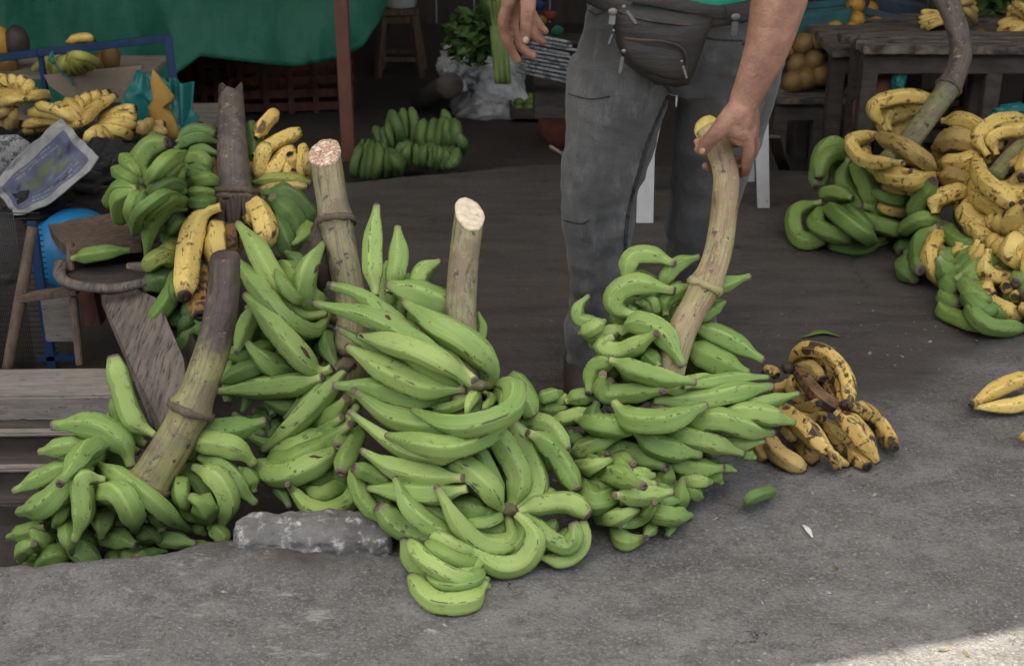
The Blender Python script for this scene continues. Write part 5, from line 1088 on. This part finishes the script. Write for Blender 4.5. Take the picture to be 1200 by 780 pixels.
L2 = [((700, 300, 640, 340, 600, 330), 60, 'o'), ((720, 260, 700, 300, 660, 330), 60, 'o'), ((760, 180, 720, 240, 700, 300), 60, 'y'), ((760, 350, 720, 420, 700, 480), 70, 'o'),
      ((600, 235, 568, 180, 620, 135, 715, 130), 52, 'y'), ((625, 232, 610, 180, 660, 160, 720, 158), 46, 'y'), ((720, 330, 660, 345, 620, 320), 50, 'y'), ((700, 460, 640, 430, 600, 440), 50, 'l'),
      ((545, 335, 610, 375, 690, 425), 62, 'y'), ((530, 365, 545, 420, 620, 455), 62, 'y'), ((545, 430, 600, 480, 680, 500), 54, 'y'), ((560, 235, 590, 310, 700, 395), 56, 'y'), ((700, 370, 740, 360, 770, 330), 54, 'y'),
      ((490, 520, 530, 515, 570, 520), 38, 'y'), ((450, 530, 500, 600, 560, 560), 66, 'm'), ((500, 600, 570, 560, 650, 510), 66, 'm'), ((700, 540, 680, 560, 640, 520), 60, 'm'), ((720, 530, 690, 470, 665, 430, 720, 390), 60, 'y'), ((720, 560, 660, 520, 690, 470), 60, 'y'),
      ((600, 505, 595, 580, 720, 602), 52, 'y'), ((720, 660, 680, 640, 650, 620), 50, 'y'), ((740, 680, 700, 668, 640, 640), 44, 'm'), ((600, 585, 600, 660, 695, 708), 54, 'y'), ((740, 700, 720, 690, 690, 680), 44, 'y'),
      ((530, 640, 470, 690, 595, 745), 54, 'm'), ((530, 620, 580, 670, 645, 712), 54, 'm'), ((535, 665, 590, 730, 700, 742), 54, 'm'), ((760, 480, 730, 560, 740, 620), 70, 'y'), ((770, 640, 740, 700, 730, 740), 60, 'm')]
for uv, w_, k in L2: hr.add('R', w_, k, uv, 'blunt', root=rb2)
hr.build(rb)
for h_, rt in ((hr, rb),): crown(hr, rb, 920 + 458 / 2.516, 90 + 438 / 2.516, 16)
# --- ripe cluster on the ground
hw = Heap(lin(380, 3.5, 560, 2.9), kmax=.2)
wb = empty('plantain_hand', G(960, 540), 'overripe black-spotted yellow plantains lying in a cluster on the ground right of the held bunch', 'plantain cluster')
for uv, w_, k in [((110, 180, 140, 175, 165, 195), 42, 's'), ((225, 215, 180, 240, 140, 245), 42, 'o'), ((60, 440, 90, 470, 125, 520), 52, 'o'), ((240, 300, 250, 330, 330, 350), 60, 'b'), ((300, 180, 360, 240, 390, 300), 60, 'b'), ((220, 200, 240, 260, 300, 300), 66, 'o'), ((240, 400, 270, 470, 315, 528), 66, 'o'),
                  ((280, 200, 350, 230, 400, 330), 60, 'b'), ((230, 210, 300, 260, 340, 330), 60, 's'), ((215, 185, 270, 130, 345, 150, 405, 230, 412, 312), 54, 's'), ((205, 165, 255, 98, 360, 112, 428, 205, 436, 318), 62, 's'), ((225, 180, 290, 160, 340, 210), 50, 'o'), ((420, 300, 460, 380, 520, 420), 60, 'b'), ((235, 160, 285, 230, 330, 280, 405, 325), 58, 'b'), ((445, 308, 540, 360, 612, 470), 66, 's'), ((130, 420, 170, 490, 270, 550), 74, 'o'), ((190, 400, 215, 420, 230, 450), 48, 'o'),
                  ((235, 310, 270, 318, 325, 300), 44, 'o'), ((240, 345, 300, 352, 350, 348), 40, 'o'), ((325, 350, 340, 400, 352, 450), 32, 's'), ((340, 360, 420, 450, 510, 544), 72, 's'), ((385, 325, 470, 410, 548, 528), 84, 's'), ((155, 305, 270, 390, 360, 490, 435, 535), 84, 's'), ((360, 470, 385, 510, 395, 545), 44, 's')]:
    hw.add('W', w_, k, uv, 'blunt' if w_ < 80 else 'point')
hw.build(wb, fillers=False)
blob('crown', P(860 + 205 / 3.25, 380 + 165 / 3.25, hw.items[7].Y[0]), .016, M['black_stub'], wb, seed=3); blob('crown', P(860 + 412 / 3.25, 380 + 326 / 3.25, hw.items[10].Y[-1] - .01), .014, M['black_stub'], wb, seed=5)
hx = Heap(lin(380, 3.6, 560, 2.9), kmax=.2)
xb = empty('plantain_hand', G(1190, 480), 'pair of yellow plantains lying on the ground at the right edge', 'plantain cluster')
hx.add('W', 60, 'y', (1190, 265, 1060, 310, 905, 316), 'point'); hx.add('W', 68, 'y', (1200, 200, 1080, 215, 985, 255, 902, 308), 'point'); hx.build(xb, fillers=False)
# --- loose pieces
hl = Heap(lin(300, 9, 600, 9), kmax=.1)
for v, uv, w_, k, tp, lab in [('P', (872, 594, 882, 582, 905, 575), 16, 'd', 'blunt', 'small withered green plantain stub lying alone on the ground'),
                              ('P', (1215, 505, 1205, 508, 1197, 514), 12, 'o', 'blunt', 'brown plantain bit at the right edge below the yellow pair')]:
    it = hl.add(v, w_, k, uv, tp); C = hl.centre(it); V, F, UV = fruit_vf(C, it.w / 2 * MPP(it.px[0], it.py[0], it.Y[0]), tp, 1, 2)
    tag(mesh('plantain_piece', V, F, M[k], uv=UV), lab, 'plantain piece')
C = [P(84, 303, 3.70), P(118, 297, 3.68), P(154, 293, 3.70)]; V, F, UV = fruit_vf(C, .022, 'point', 1, 2)
tag(mesh('plantain', V, F, M['m'], uv=UV), 'single green plantain lying on the seat of the old wooden chair', 'plantain')
C = [P(150, 312, 3.6), P(175, 312, 3.58), P(195, 296, 3.6)]
tag(tube('dry_stalk_piece', C, [.010, .017, .012], M['stalk_grey'], ns=12), 'grey dry stalk piece beside the chair rim', 'stalk')
r = tube('dry_leaf', [G(940, 397) + Vector((0, 0, .006)), G(962, 393) + Vector((0, 0, .012)), G(984, 396) + Vector((0, 0, .006))], [.003, .016, .003], M['lime'], ex=(1, .35)); tag(r, 'small green leaf scrap on the dark slab above the ripe cluster', 'leaf')
r = tube('peel_scrap', [G(941, 617) + Vector((0, 0, .005)), G(946, 623) + Vector((0, 0, .008)), G(952, 631) + Vector((0, 0, .004))], [.003, .008, .002], M['white_plastic'], ex=(1, .4)); tag(r, 'tiny white peel scrap on the ground right of the held bunch', 'scrap')

# --- far green bunch on the lower floor
hk = Heap(lin(120, 5.85, 215, 5.66), floor=-.16, kmax=.3)
kb = empty('plantain_bunch', (P(480, 200, 5.7).x, 5.8, -.16), 'small dark green bunch standing upright beyond the slab edge behind the cut stalks', 'plantain bunch')
for uv in [(150, 640, 160, 580, 140, 525), (185, 640, 185, 580, 175, 535), (255, 610, 262, 540, 255, 452), (290, 600, 305, 530, 290, 450), (425, 600, 445, 530, 425, 458), (215, 610, 200, 540, 212, 470), (235, 600, 245, 560, 215, 478, 205, 465), (345, 620, 330, 570, 342, 500), (375, 620, 375, 560, 388, 500), (400, 630, 415, 560, 428, 490), (440, 630, 440, 560, 440, 500), (470, 630, 480, 570, 470, 500), (490, 650, 505, 600, 490, 560),
           (300, 600, 250, 610, 235, 670), (285, 600, 270, 640, 280, 688), (310, 600, 318, 640, 315, 690), (350, 600, 340, 650, 350, 695), (378, 600, 385, 650, 375, 695), (405, 610, 415, 650, 405, 700), (430, 620, 440, 660, 425, 700), (480, 620, 470, 670, 440, 695),
           (90, 580, 70, 650, 60, 735), (115, 580, 100, 650, 88, 742), (130, 585, 125, 660, 112, 745), (150, 590, 160, 660, 140, 745), (190, 620, 200, 690, 185, 745), (200, 640, 235, 690, 235, 735), (80, 600, 55, 680, 52, 730)]:
    hk.add('K', 46, 'd', uv, 'blunt')
hk.build(kb, lo=True, cen=(480, 175))

# --- yellow hands on the stand (left rear) and the ones on the tables (right rear)
def fan(root, view, c, tips, wid, kind, Y0, bulge=.5, lo=True, fill=True):
    h = Heap(lambda x, y: Y0, floor=-1, kmax=.25)
    for (tx, ty) in tips:
        mx, my = (c[0] + tx) / 2, (c[1] + ty) / 2; dx, dy = tx - c[0], ty - c[1]; L = sqrt(dx * dx + dy * dy)
        s = bulge * (1 if dx > 0 else -1); uv = (c[0], c[1], mx + dy / L * L * .16 * s, my - dx / L * L * .16 * s, tx, ty)
        h.add(view, wid * R.uniform(.9, 1.08), kind, uv, 'blunt')
    h.build(root, fillers=fill, lo=lo); return h
def hand(loc, label, group=None, cat='plantain hand'): return empty('plantain_hand', loc, label, cat, group)
r = hand(P(20, 145, 4.95), 'yellow plantain hand fanned on the stand at the far left', 'yellow hands on the left stand')
fan(r, 'T', (90, 350), [(-30, 300), (-10, 270), (30, 268), (70, 270), (110, 285), (165, 335), (-40, 340), (-10, 370)], 44, 'y', 4.95)
r = hand(P(10, 150, 4.9), 'brown spotted yellow fruit at the left edge of the stand', 'yellow hands on the left stand')
fan(r, 'T', (60, 380), [(-30, 390), (10, 440), (30, 450), (-10, 410), (50, 445)], 40, 'o', 4.88)
r = hand(P(80, 160, 4.85), 'large yellow spotted plantain hand on the stand above the black plastic', 'yellow hands on the left stand')
fan(r, 'T', (285, 440), [(385, 320), (350, 320), (310, 330), (270, 345), (235, 355), (200, 372), (410, 335), (70, 470), (80, 440), (100, 395), (130, 370)], 42, 'y', 4.85)
r = hand(P(130, 160, 4.8), 'yellow plantain hand with fruit pointing right on the stand', 'yellow hands on the left stand')
fan(r, 'T', (330, 455), [(480, 380), (480, 410), (475, 440), (460, 480), (385, 490), (350, 510), (310, 505)], 44, 'y', 4.80)
r = hand(P(175, 155, 4.8), 'small brownish hand leaning on the ochre card', 'yellow hands on the left stand')
fan(r, 'T', (500, 470), [(580, 435), (585, 465), (560, 490), (530, 425), (505, 430)], 40, 'o', 4.80)
r = hand(P(80, 85, 5.3), 'pale green yellow ribbed hand on the shelf of the blue rack', 'yellow hands on the left stand')
fan(r, 'T', (240, 190), [(110, 250), (150, 255), (175, 262), (200, 265), (225, 262), (250, 260), (275, 255), (300, 250), (325, 240), (340, 220)], 34, 'l', 5.25, .4)
r = hand(P(95, 50, 5.3), 'single yellow fruit lying on top of the blue rack rail', 'yellow hands on the left stand')
fan(r, 'T', (235, 148), [(335, 145), (330, 135)], 34, 'y', 5.22, .5, fill=False)
r = hand(P(1100, 25, 6.0), 'yellow hand stacked on the table behind the curved stalk', 'yellow hands on the right tables')
fan(r, 'Q', (760, 90), [(630, 50), (625, 75), (628, 95), (635, 115), (650, 128)], 30, 'y', 6.0, .6)
r = hand(P(1130, 20, 5.95), 'brownish yellow hand right of the curved stalk on the table', 'yellow hands on the right tables')
fan(r, 'Q', (790, 20), [(865, 20), (870, 50), (865, 75), (865, 100), (850, 10)], 30, 'o', 5.95, .6)
r = hand(P(1185, 30, 5.8), 'yellow hand on the table at the top right corner', 'yellow hands on the right tables')
fan(r, 'Q', (1110, 100), [(985, 60), (955, 100), (955, 130), (960, 155), (985, 175), (1000, 30), (1020, 10), (1110, 190)], 38, 'y', 5.8, .6)
# ------------------------------------------------------------ the man
man = empty('person', (P(790, 440, 3.5).x, 3.5, 0), 'man in grey jeans and mint green shirt with a waist bag, gripping a stalk', 'person')
YS = float(np.interp(185, E_ST.py, E_ST.Y))
def joinvf(parts):
    V = []; F = []
    for v, f in parts: b_ = len(V); V += list(v); F += [[i + b_ for i in q] for q in f]
    return V, F
def limb(pts, rads, n=26, ns=16, ex=None):
    C = catmull([tuple(p) for p in pts], n); L = np.concatenate([[0], np.cumsum([ (Vector(pts[i + 1]) - Vector(pts[i])).length for i in range(len(pts) - 1)])]); rr_ = np.interp(np.linspace(0, L[-1], n), L, rads)
    # rounded ends
    a, b_ = C[0] - (C[1] - C[0]) / np.linalg.norm(C[1] - C[0]) * rr_[0] * .5, C[-1] + (C[-1] - C[-2]) / np.linalg.norm(C[-1] - C[-2]) * rr_[-1] * .6
    C = np.vstack([a, C, b_]); rr_ = np.concatenate([[rr_[0] * .6], rr_, [rr_[-1] * .6]])
    V, F, _ = tube_vf(C, rr_, ns, None, ex); return V, F
def ringloft(rings, ns=40, pw=2.3):
    """rings: (centre, rx, ry) horizontal superellipses"""
    V = []; F = []
    for c, rx, ry in rings:
        for k in range(ns):
            a = 2 * pi * k / ns; ca, sa = cos(a), sin(a); V.append((c[0] + rx * (abs(ca) ** (2 / pw)) * (1 if ca > 0 else -1), c[1] + ry * (abs(sa) ** (2 / pw)) * (1 if sa > 0 else -1), c[2]))
    for j in range(len(rings) - 1):
        for k in range(ns): F.append([j * ns + k, j * ns + (k + 1) % ns, (j + 1) * ns + (k + 1) % ns, (j + 1) * ns + k])
    F.append(list(range(ns))[::-1]); F.append([(len(rings) - 1) * ns + k for k in range(ns)]); return V, F
def rowring(y, xl, xr, Y, dk=1.0, dr=None):
    c = P((xl + xr) / 2, y, Y); rx = (xr - xl) / 2 * MPP((xl + xr) / 2, y, Y); return (c, rx, dr if dr else rx * dk)
def densify(rings, n):
    A = np.array([[*c, rx, ry] for c, rx, ry in rings]); D = catmull(A, n); return [((d[0], d[1], d[2]), d[3], d[4]) for d in D]
hips = [rowring(-45, 700, 900, 3.44, dr=.125), rowring(-10, 692, 912, 3.44, dr=.130), rowring(25, 684, 919, 3.44, dr=.135), rowring(65, 675, 920, 3.44, dr=.135), rowring(100, 668, 908, 3.45, dr=.12)]
legL = [rowring(70, 668, 800, 3.43, 1.0), rowring(110, 662, 787, 3.43, 1.05), rowring(154, 664, 771, 3.42), rowring(204, 658, 757, 3.40), rowring(246, 658, 744, 3.39), rowring(300, 664, 740, 3.39), rowring(353, 669, 737, 3.41), rowring(378, 662, 737, 3.41), rowring(405, 663, 736, 3.40), rowring(437, 666, 732, 3.40), rowring(449, 668, 732, 3.40)]
legR = [rowring(70, 785, 921, 3.45), rowring(110, 791, 908, 3.47), rowring(165, 792, 892, 3.5), rowring(215, 786, 873, 3.54), rowring(269, 779, 857, 3.58), rowring(300, 781, 843, 3.6), rowring(350, 782, 836, 3.63), rowring(378, 780, 840, 3.65), rowring(398, 782, 838, 3.66)]
V, F = joinvf([ringloft(densify(r_, 40)) for r_ in (hips, legL, legR)])
jn = mesh('jeans', V, F, M['jeans'], man); mod(jn, 'REMESH', mode='VOXEL', voxel_size=.0055); mod(jn, 'SMOOTH', iterations=8, factor=.5); bake(jn)
me = jn.data; nv = len(me.vertices); co = np.zeros(nv * 3); me.vertices.foreach_get('co', co); co = co.reshape(-1, 3); no = np.zeros(nv * 3); me.vertices.foreach_get('normal', no); no = no.reshape(-1, 3)
off = np.array(wloc(man)); kneeL = P(700, 250, 3.3); kneeR = P(830, 260, 3.5); crotch = P(787, 112, 3.33); ankle = P(698, 400, 3.35)
for i in range(nv):
    p = co[i] + off; z = p[2]
    d = .006 * noise.noise(Vector((p[0] * 7, p[1] * 7, z * 4.5)))
    for c_, a_, fr_, sl_ in ((crotch, .008, 42, .6), (kneeL, .004, 48, -.6), (kneeR, .004, 48, .6), (ankle, .006, 80, .3)):
        q = math.exp(-((p[0] - c_.x) ** 2 + (z - c_.z) ** 2) / .018); s_ = (z - c_.z) + sl_ * abs(p[0] - c_.x)
        d += a_ * q * (sin(s_ * fr_ + 3 * noise.noise(Vector((p[0] * 9, z * 9, 3)))))
    d += .003 * (1 - abs(noise.noise(Vector((p[0] * 10 + z * 4, p[1] * 10, z * 16)))) * 4) * .6
    co[i] += no[i] * d
me.vertices.foreach_set('co', co.ravel()); me.update(); me.polygons.foreach_set('use_smooth', [True] * len(me.polygons))
from mathutils.bvhtree import BVHTree
bv = BVHTree.FromPolygons([Vector(c) + Vector(off) for c in co], [list(p.vertices) for p in me.polygons])
def on_jeans(px, py, lift=.001):
    d = ray(px, py).normalized(); h = bv.ray_cast(Vector((0, 0, CAM_Z)), d); return h[0] - d * lift if h[0] is not None else None
def seam(name, pts, r, mat=None, n=40, wob=0):
    C = catmull([(x, y, 0) for x, y in pts], n); Q = [on_jeans(x + wob * sin(i * 1.7), y) for i, (x, y, _) in enumerate(C)]; Q = [q for q in Q if q]
    if len(Q) > 3: tube(name, Q, r, mat or M['stitch'], man, n=len(Q) * 2, ns=6)
seam('inseam', [(782, 112), (772, 135), (758, 170), (748, 205), (738, 240), (733, 280), (733, 320), (731, 360)], .006, n=90, wob=.35)
seam('seam', [(786, 108), (778, 100), (766, 98)], .003)
seam('pocket_edge', [(690, 12), (700, 17), (716, 8)], .0025); seam('pocket_edge', [(870, 52), (890, 45), (912, 20)], .0025); seam('pocket_edge', [(820, 44), (845, 47), (870, 48)], .0022)
seam('seam', [(666, 110), (690, 116), (715, 113)], .0016); seam('seam', [(661, 258), (680, 262), (690, 258)], .0018)
# shoes
for (x, y, Y, rz) in ((680, 447, 3.37, 0), (806, 404, 3.62, 0)):
    g_ = P(x, y, Y); g_.z = 0
    V, F = joinvf([limb([g_ + Vector((0, .10, .05)), g_ + Vector((0, .02, .055)), g_ + Vector((0, -.07, .042)), g_ + Vector((0, -.13, .032))], [.042, .045, .043, .032], ex=(1.0, 1.0))])
    V = [(v[0], v[1], max(.004, v[2])) for v in V]; mesh('shoe', V, F, M['shoe'], man)
    box('sole', g_ + Vector((0, -.02, .010)), (.088, .27, .018), M['black_stub'], man, bev=.008)
# shirt: torso with a hem that dips over the waist bag
wx = P(800, 0, 3.44).x; tor = []
levels = [(.985, .178, .150, 3.43), (1.05, .18, .15, 3.42), (1.15, .185, .145, 3.40), (1.26, .20, .14, 3.375), (1.36, .21, .125, 3.36), (1.42, .17, .10, 3.355), (1.455, .075, .07, 3.35)]
V = []; F = []; ns = 56
hx = [P(x, 0, 3.28).x for x in (600, 700, 765, 790, 830, 880, 930, 1100)]; hz = [P(x, y, 3.285).z for x, y in ((600, -60), (700, -28), (765, -2), (790, 8), (830, 13), (880, 12), (930, 8), (1100, 8))]
for j, (z, rx, ry, yc) in enumerate(levels):
    for k in range(ns):
        a = 2 * pi * k / ns; x = wx + rx * cos(a) * (1 + .02 * sin(a * 7 + j)); y = yc + ry * sin(a) * (1 + .02 * sin(a * 9))
        V.append((x, y, float(np.interp(x, hx, hz)) + .003 * sin(a * 11) if j == 0 else max(z, float(np.interp(x, hx, hz)) + .02 * j)))
for j in range(len(levels) - 1):
    for k in range(ns): F.append([j * ns + k, j * ns + (k + 1) % ns, (j + 1) * ns + (k + 1) % ns, (j + 1) * ns + k])
shd = [Vector((wx + s_ * .205, 3.35, 1.385)) for s_ in (1, -1)]
elR, elL = P(927, -62, YS + .05), Vector((.115, 3.55, 1.20))
for s_, sh_, el_ in ((1, shd[0], elR), (-1, shd[1], elL)):
    v, f = limb([sh_ - Vector((s_ * .05, 0, -.0)), sh_, sh_.lerp(el_, .55)], [.07, .072, .066], 12, 20); b_ = len(V); V += v; F += [[i + b_ for i in q] for q in f]
sh = mesh('shirt', V, F, M['shirt'], man); mod(sh, 'SUBSURF', levels=1, render_levels=1)
# body: one continuous surface (torso, neck, head, arms, hands, legs)
B = []
B.append(ringloft(densify([((wx, 3.44, .80), .13, .09), ((wx, 3.43, 1.0), .15, .11), ((wx, 3.40, 1.2), .16, .11), ((wx, 3.37, 1.36), .17, .095), ((wx, 3.36, 1.42), .10, .075), ((wx, 3.35, 1.46), .06, .06), ((wx, 3.33, 1.52), .055, .058)], 30)))
hd_ = Vector((wx, 3.29, 1.62))
B.append(ringloft(densify([(hd_ + Vector((0, .0, -.12)), .035, .04), (hd_ + Vector((0, -.01, -.10)), .055, .07), (hd_ + Vector((0, 0, -.05)), .068, .088), (hd_ + Vector((0, .01, .02)), .075, .096), (hd_ + Vector((0, .015, .07)), .068, .088), (hd_ + Vector((0, .02, .105)), .035, .05)], 24), 32, 2.0))
B.append(limb([hd_ + Vector((0, -.085, .01)), hd_ + Vector((0, -.112, -.035))], [.008, .014], 8, 10)); B.append(limb([hd_ + Vector((-.025, -.083, -.065)), hd_ + Vector((.025, -.083, -.065))], [.008, .008], 8, 8))
for s_ in (-1, 1): B.append(limb([hd_ + Vector((s_ * .075, .01, .02)), hd_ + Vector((s_ * .08, .015, -.025))], [.016, .012], 8, 8))
for rr_ in (legL, legR):
    cs = [Vector(c) for c, a, b_ in rr_]; B.append(limb(cs, [min(a, .09) * .72 for c, a, b_ in rr_], 30, 16))
    B.append(limb([cs[-1], Vector((cs[-1].x, cs[-1].y, .04))], [.035, .035], 6, 10))
# his left arm (right in the picture)
wr = P(872, 119, YS - .03)
B.append(limb([shd[0], shd[0].lerp(elR, .5), elR, P(913, 0, YS + .01), P(899, 55, YS - .01), P(884, 92, YS - .02), wr, P(868, 134, YS - .03)], [.062, .056, .056, .062, .050, .040, .034, .030], 44, 20))
def fing(pts, r0, r1): B.append(limb([P(x, y, YS + d) for x, y, d in pts], list(np.linspace(r0, r1, len(pts))), 26, 12))
for (x, y, d) in ((866, 150, -.045), (876, 155, -.035), (881, 148, -.015), (881, 139, .005), (858, 142, -.05), (851, 144, -.055), (862, 152, -.052), (872, 150, -.045)): B.append(limb([wr, P((872 + x) / 2, (119 + y) / 2 + 1, YS + (d - .03) / 2), P(x, y, YS + d)], [.027, .026, .020], 14, 14))
fing([(868, 148, -.046), (877, 166, -.045), (876, 186, -.035), (872, 201, -.006), (856, 203, .026), (838, 200, .035), (826, 194, .018)], .0155, .0095)
fing([(878, 150, -.025), (884, 168, -.012), (877, 184, .022), (855, 188, .043), (836, 184, .042), (817, 175, .018)], .0145, .0095)
fing([(882, 142, -.005), (882, 158, .022), (862, 168, .05), (838, 168, .048), (816, 166, .024)], .0135, .009)
fing([(880, 134, .012), (872, 146, .044), (852, 152, .052), (836, 154, .046)], .012, .0085)
fing([(862, 130, -.045), (850, 144, -.058), (841, 155, -.062), (831, 166, -.056), (822, 177, -.042)], .0255, .0145)      # thumb, from the side of the palm
fing([(846, 147, -.056), (857, 152, -.056), (872, 158, -.050)], .018, .018); fing([(866, 128, -.045), (858, 140, -.054)], .026, .024); fing([(847, 153, -.054), (857, 159, -.052), (868, 167, -.048)], .010, .011); fing([(880, 140, -.03), (878, 160, -.042)], .019, .017)                                         # web between thumb and index
# his right arm (left in the picture), hand hanging and curled
YH = 3.20; wl = P(604, -34, YH + .01)
B.append(limb([shd[1], shd[1].lerp(elL, .5), elL, elL.lerp(wl, .5), wl, P(606, -14, YH)], [.062, .055, .05, .046, .032, .029], 40, 18))
def fing2(pts, r0, r1): B.append(limb([P(x, y, YH + d) for x, y, d in pts], list(np.linspace(r0, r1, len(pts))), 24, 12))
for (x, y, d) in ((596, 6, .0), (604, 8, .02), (613, 8, .035), (620, 6, .045), (618, -6, -.015)): B.append(limb([wl, P((604 + x) / 2, (-34 + y) / 2, YH + d * .6), P(x, y, YH + d)], [.027, .025, .018], 12, 14))
fing2([(596, 4, 0), (590, 24, .0), (593, 44, .012), (600, 60, .026), (607, 71, .04)], .0155, .0095)
fing2([(604, 8, .02), (602, 32, .03), (607, 50, .05), (617, 61, .06), (626, 66, .065)], .0145, .0095)
fing2([(612, 8, .035), (618, 26, .055), (627, 42, .07), (638, 50, .075)], .0135, .009)
fing2([(618, 4, .045), (625, 18, .06), (633, 30, .07), (640, 38, .07)], .012, .0085)
fing2([(618, -16, -.02), (619, 6, -.035), (617, 28, -.04), (615, 48, -.035)], .021, .012)                              # thumb
V, F = joinvf(B); body = mesh('body', V, F, M['skin'], man)
mod(body, 'REMESH', mode='VOXEL', voxel_size=.0032); mod(body, 'SMOOTH', iterations=5, factor=.5); bake(body); body.data.polygons.foreach_set('use_smooth', [True] * len(body.data.polygons))
def nail(px, py, Y, wpx, hpx, rot):
    d = ray(px, py).normalized(); c = P(px, py, Y); h = None
    bvb = nail.bv; h = bvb.ray_cast(Vector((0, 0, CAM_Z)), d)
    if h[0] is not None: c = h[0]
    mp = MPP(px, py, Y); n_ = h[1] if h[0] is not None else -d
    if n_.dot(d) > 0: n_ = -n_
    u = Vector((cos(rot), 0, -sin(rot))); u = (u - n_ * u.dot(n_)).normalized(); v_ = n_.cross(u); V = []; F = []; k = 16
    for s_, z in ((1, .0002), (.95, .0012), (.6, .0019), (.0, .0021)):
        for i in range(k): a = 2 * pi * i / k; V.append(c + u * cos(a) * hpx * mp * s_ + v_ * sin(a) * wpx * mp * s_ + n_ * z)
    for j in range(3):
        for i in range(k): F.append([j * k + i, j * k + (i + 1) % k, (j + 1) * k + (i + 1) % k, (j + 1) * k + i])
    mesh('fingernail', V, F, M['nail'], man)
bd = body.data; nail.bv = BVHTree.FromPolygons([v.co + Vector(off) for v in bd.vertices], [list(p.vertices) for p in bd.polygons])
nail(823, 177, YS, 3.2, 4.6, 2.0); nail(616, 47, YH, 3.4, 4.2, 1.6); nail(812, 167, YS, 2.2, 2.6, 2.6)
blob('hair', hd_ + Vector((0, .03, .045)), .083, M['hair'], man, amp=.08, sc=(.98, 1.18, .95), sub=4, freq=5)
for s_ in (-1, 1): blob('eye', hd_ + Vector((s_ * .03, -.088, .005)), .010, M['white_plastic'], man, sub=2, amp=0)
# waist bag
YB = 3.26
bag = [(722, 4), (745, 6), (775, 10), (810, 14), (835, 20), (826, 46), (815, 78), (806, 98), (790, 101), (768, 97), (748, 86), (731, 72), (722, 50), (718, 24)]
plate('bag_body', bag, YB, .03, M['bag'], man, dome=.038, rings=9)
plate('bag_pocket', [(728, 44), (750, 46), (780, 49), (799, 56), (806, 66), (806, 86), (800, 94), (780, 92), (755, 84), (736, 72), (729, 58)], YB - .028, .02, M['bag'], man, dome=.020, rings=8)
tube('zipper', [P(731, 45, YB - .052), P(750, 47, YB - .062), P(778, 49, YB - .062), P(798, 56, YB - .056), P(805, 70, YB - .05), P(804, 88, YB - .045)], .0032, M['black_stub'], man, n=40)
tube('zipper', [P(722, 12, YB - .03), P(750, 22, YB - .045), P(790, 28, YB - .048), P(828, 32, YB - .03)], .003, M['black_stub'], man, n=40)
for nm, pts, hw_ in (('strap', [(690, -6, YB + .10), (702, 0, YB + .04), (722, 8, YB - .0), (740, 12, YB - .01)], .020), ('strap', [(826, 22, YB - .005), (850, 18, YB + .01), (872, 14, YB + .03), (900, 6, YB + .09), (915, 2, YB + .16)], .024), ('strap', [(735, -4, YB - .004), (780, 2, YB - .016), (820, 12, YB - .012), (850, 16, YB + .004)], .016)):
    tube(nm, [P(*q) for q in pts], [hw_] * 3, M['bag'], man, n=24, ns=14, ex=(1, .16) if nm == 'x' else (.3, 1))
def pull(a, b_, Y, wd, label=None):
    A, Bq = P(*a, Y), P(*b_, Y - .004); r_ = bar('zip_pull', A.lerp(Bq, .25), Bq, wd, .003, M['steel'], man, up=(0, 1, 0), bev=.0012); blob('zip_slider', A, wd * .75, M['steel'], man, amp=.1, sub=2, sc=(1, .5, .8))
    return r_
pull((718, 14), (717, 29), YB - .05, .015); pull((731, 8), (746, 28), YB - .052, .007); pull((719, 36), (713, 52), YB - .048, .005); pull((731, 60), (726, 86), YB - .07, .008); pull((862, 20), (860, 42), YB - .0, .015); pull((799, 72), (805, 92), YB - .072, .005)
seam('belt_loop', [(845, 22), (858, 26), (872, 26)], .003)
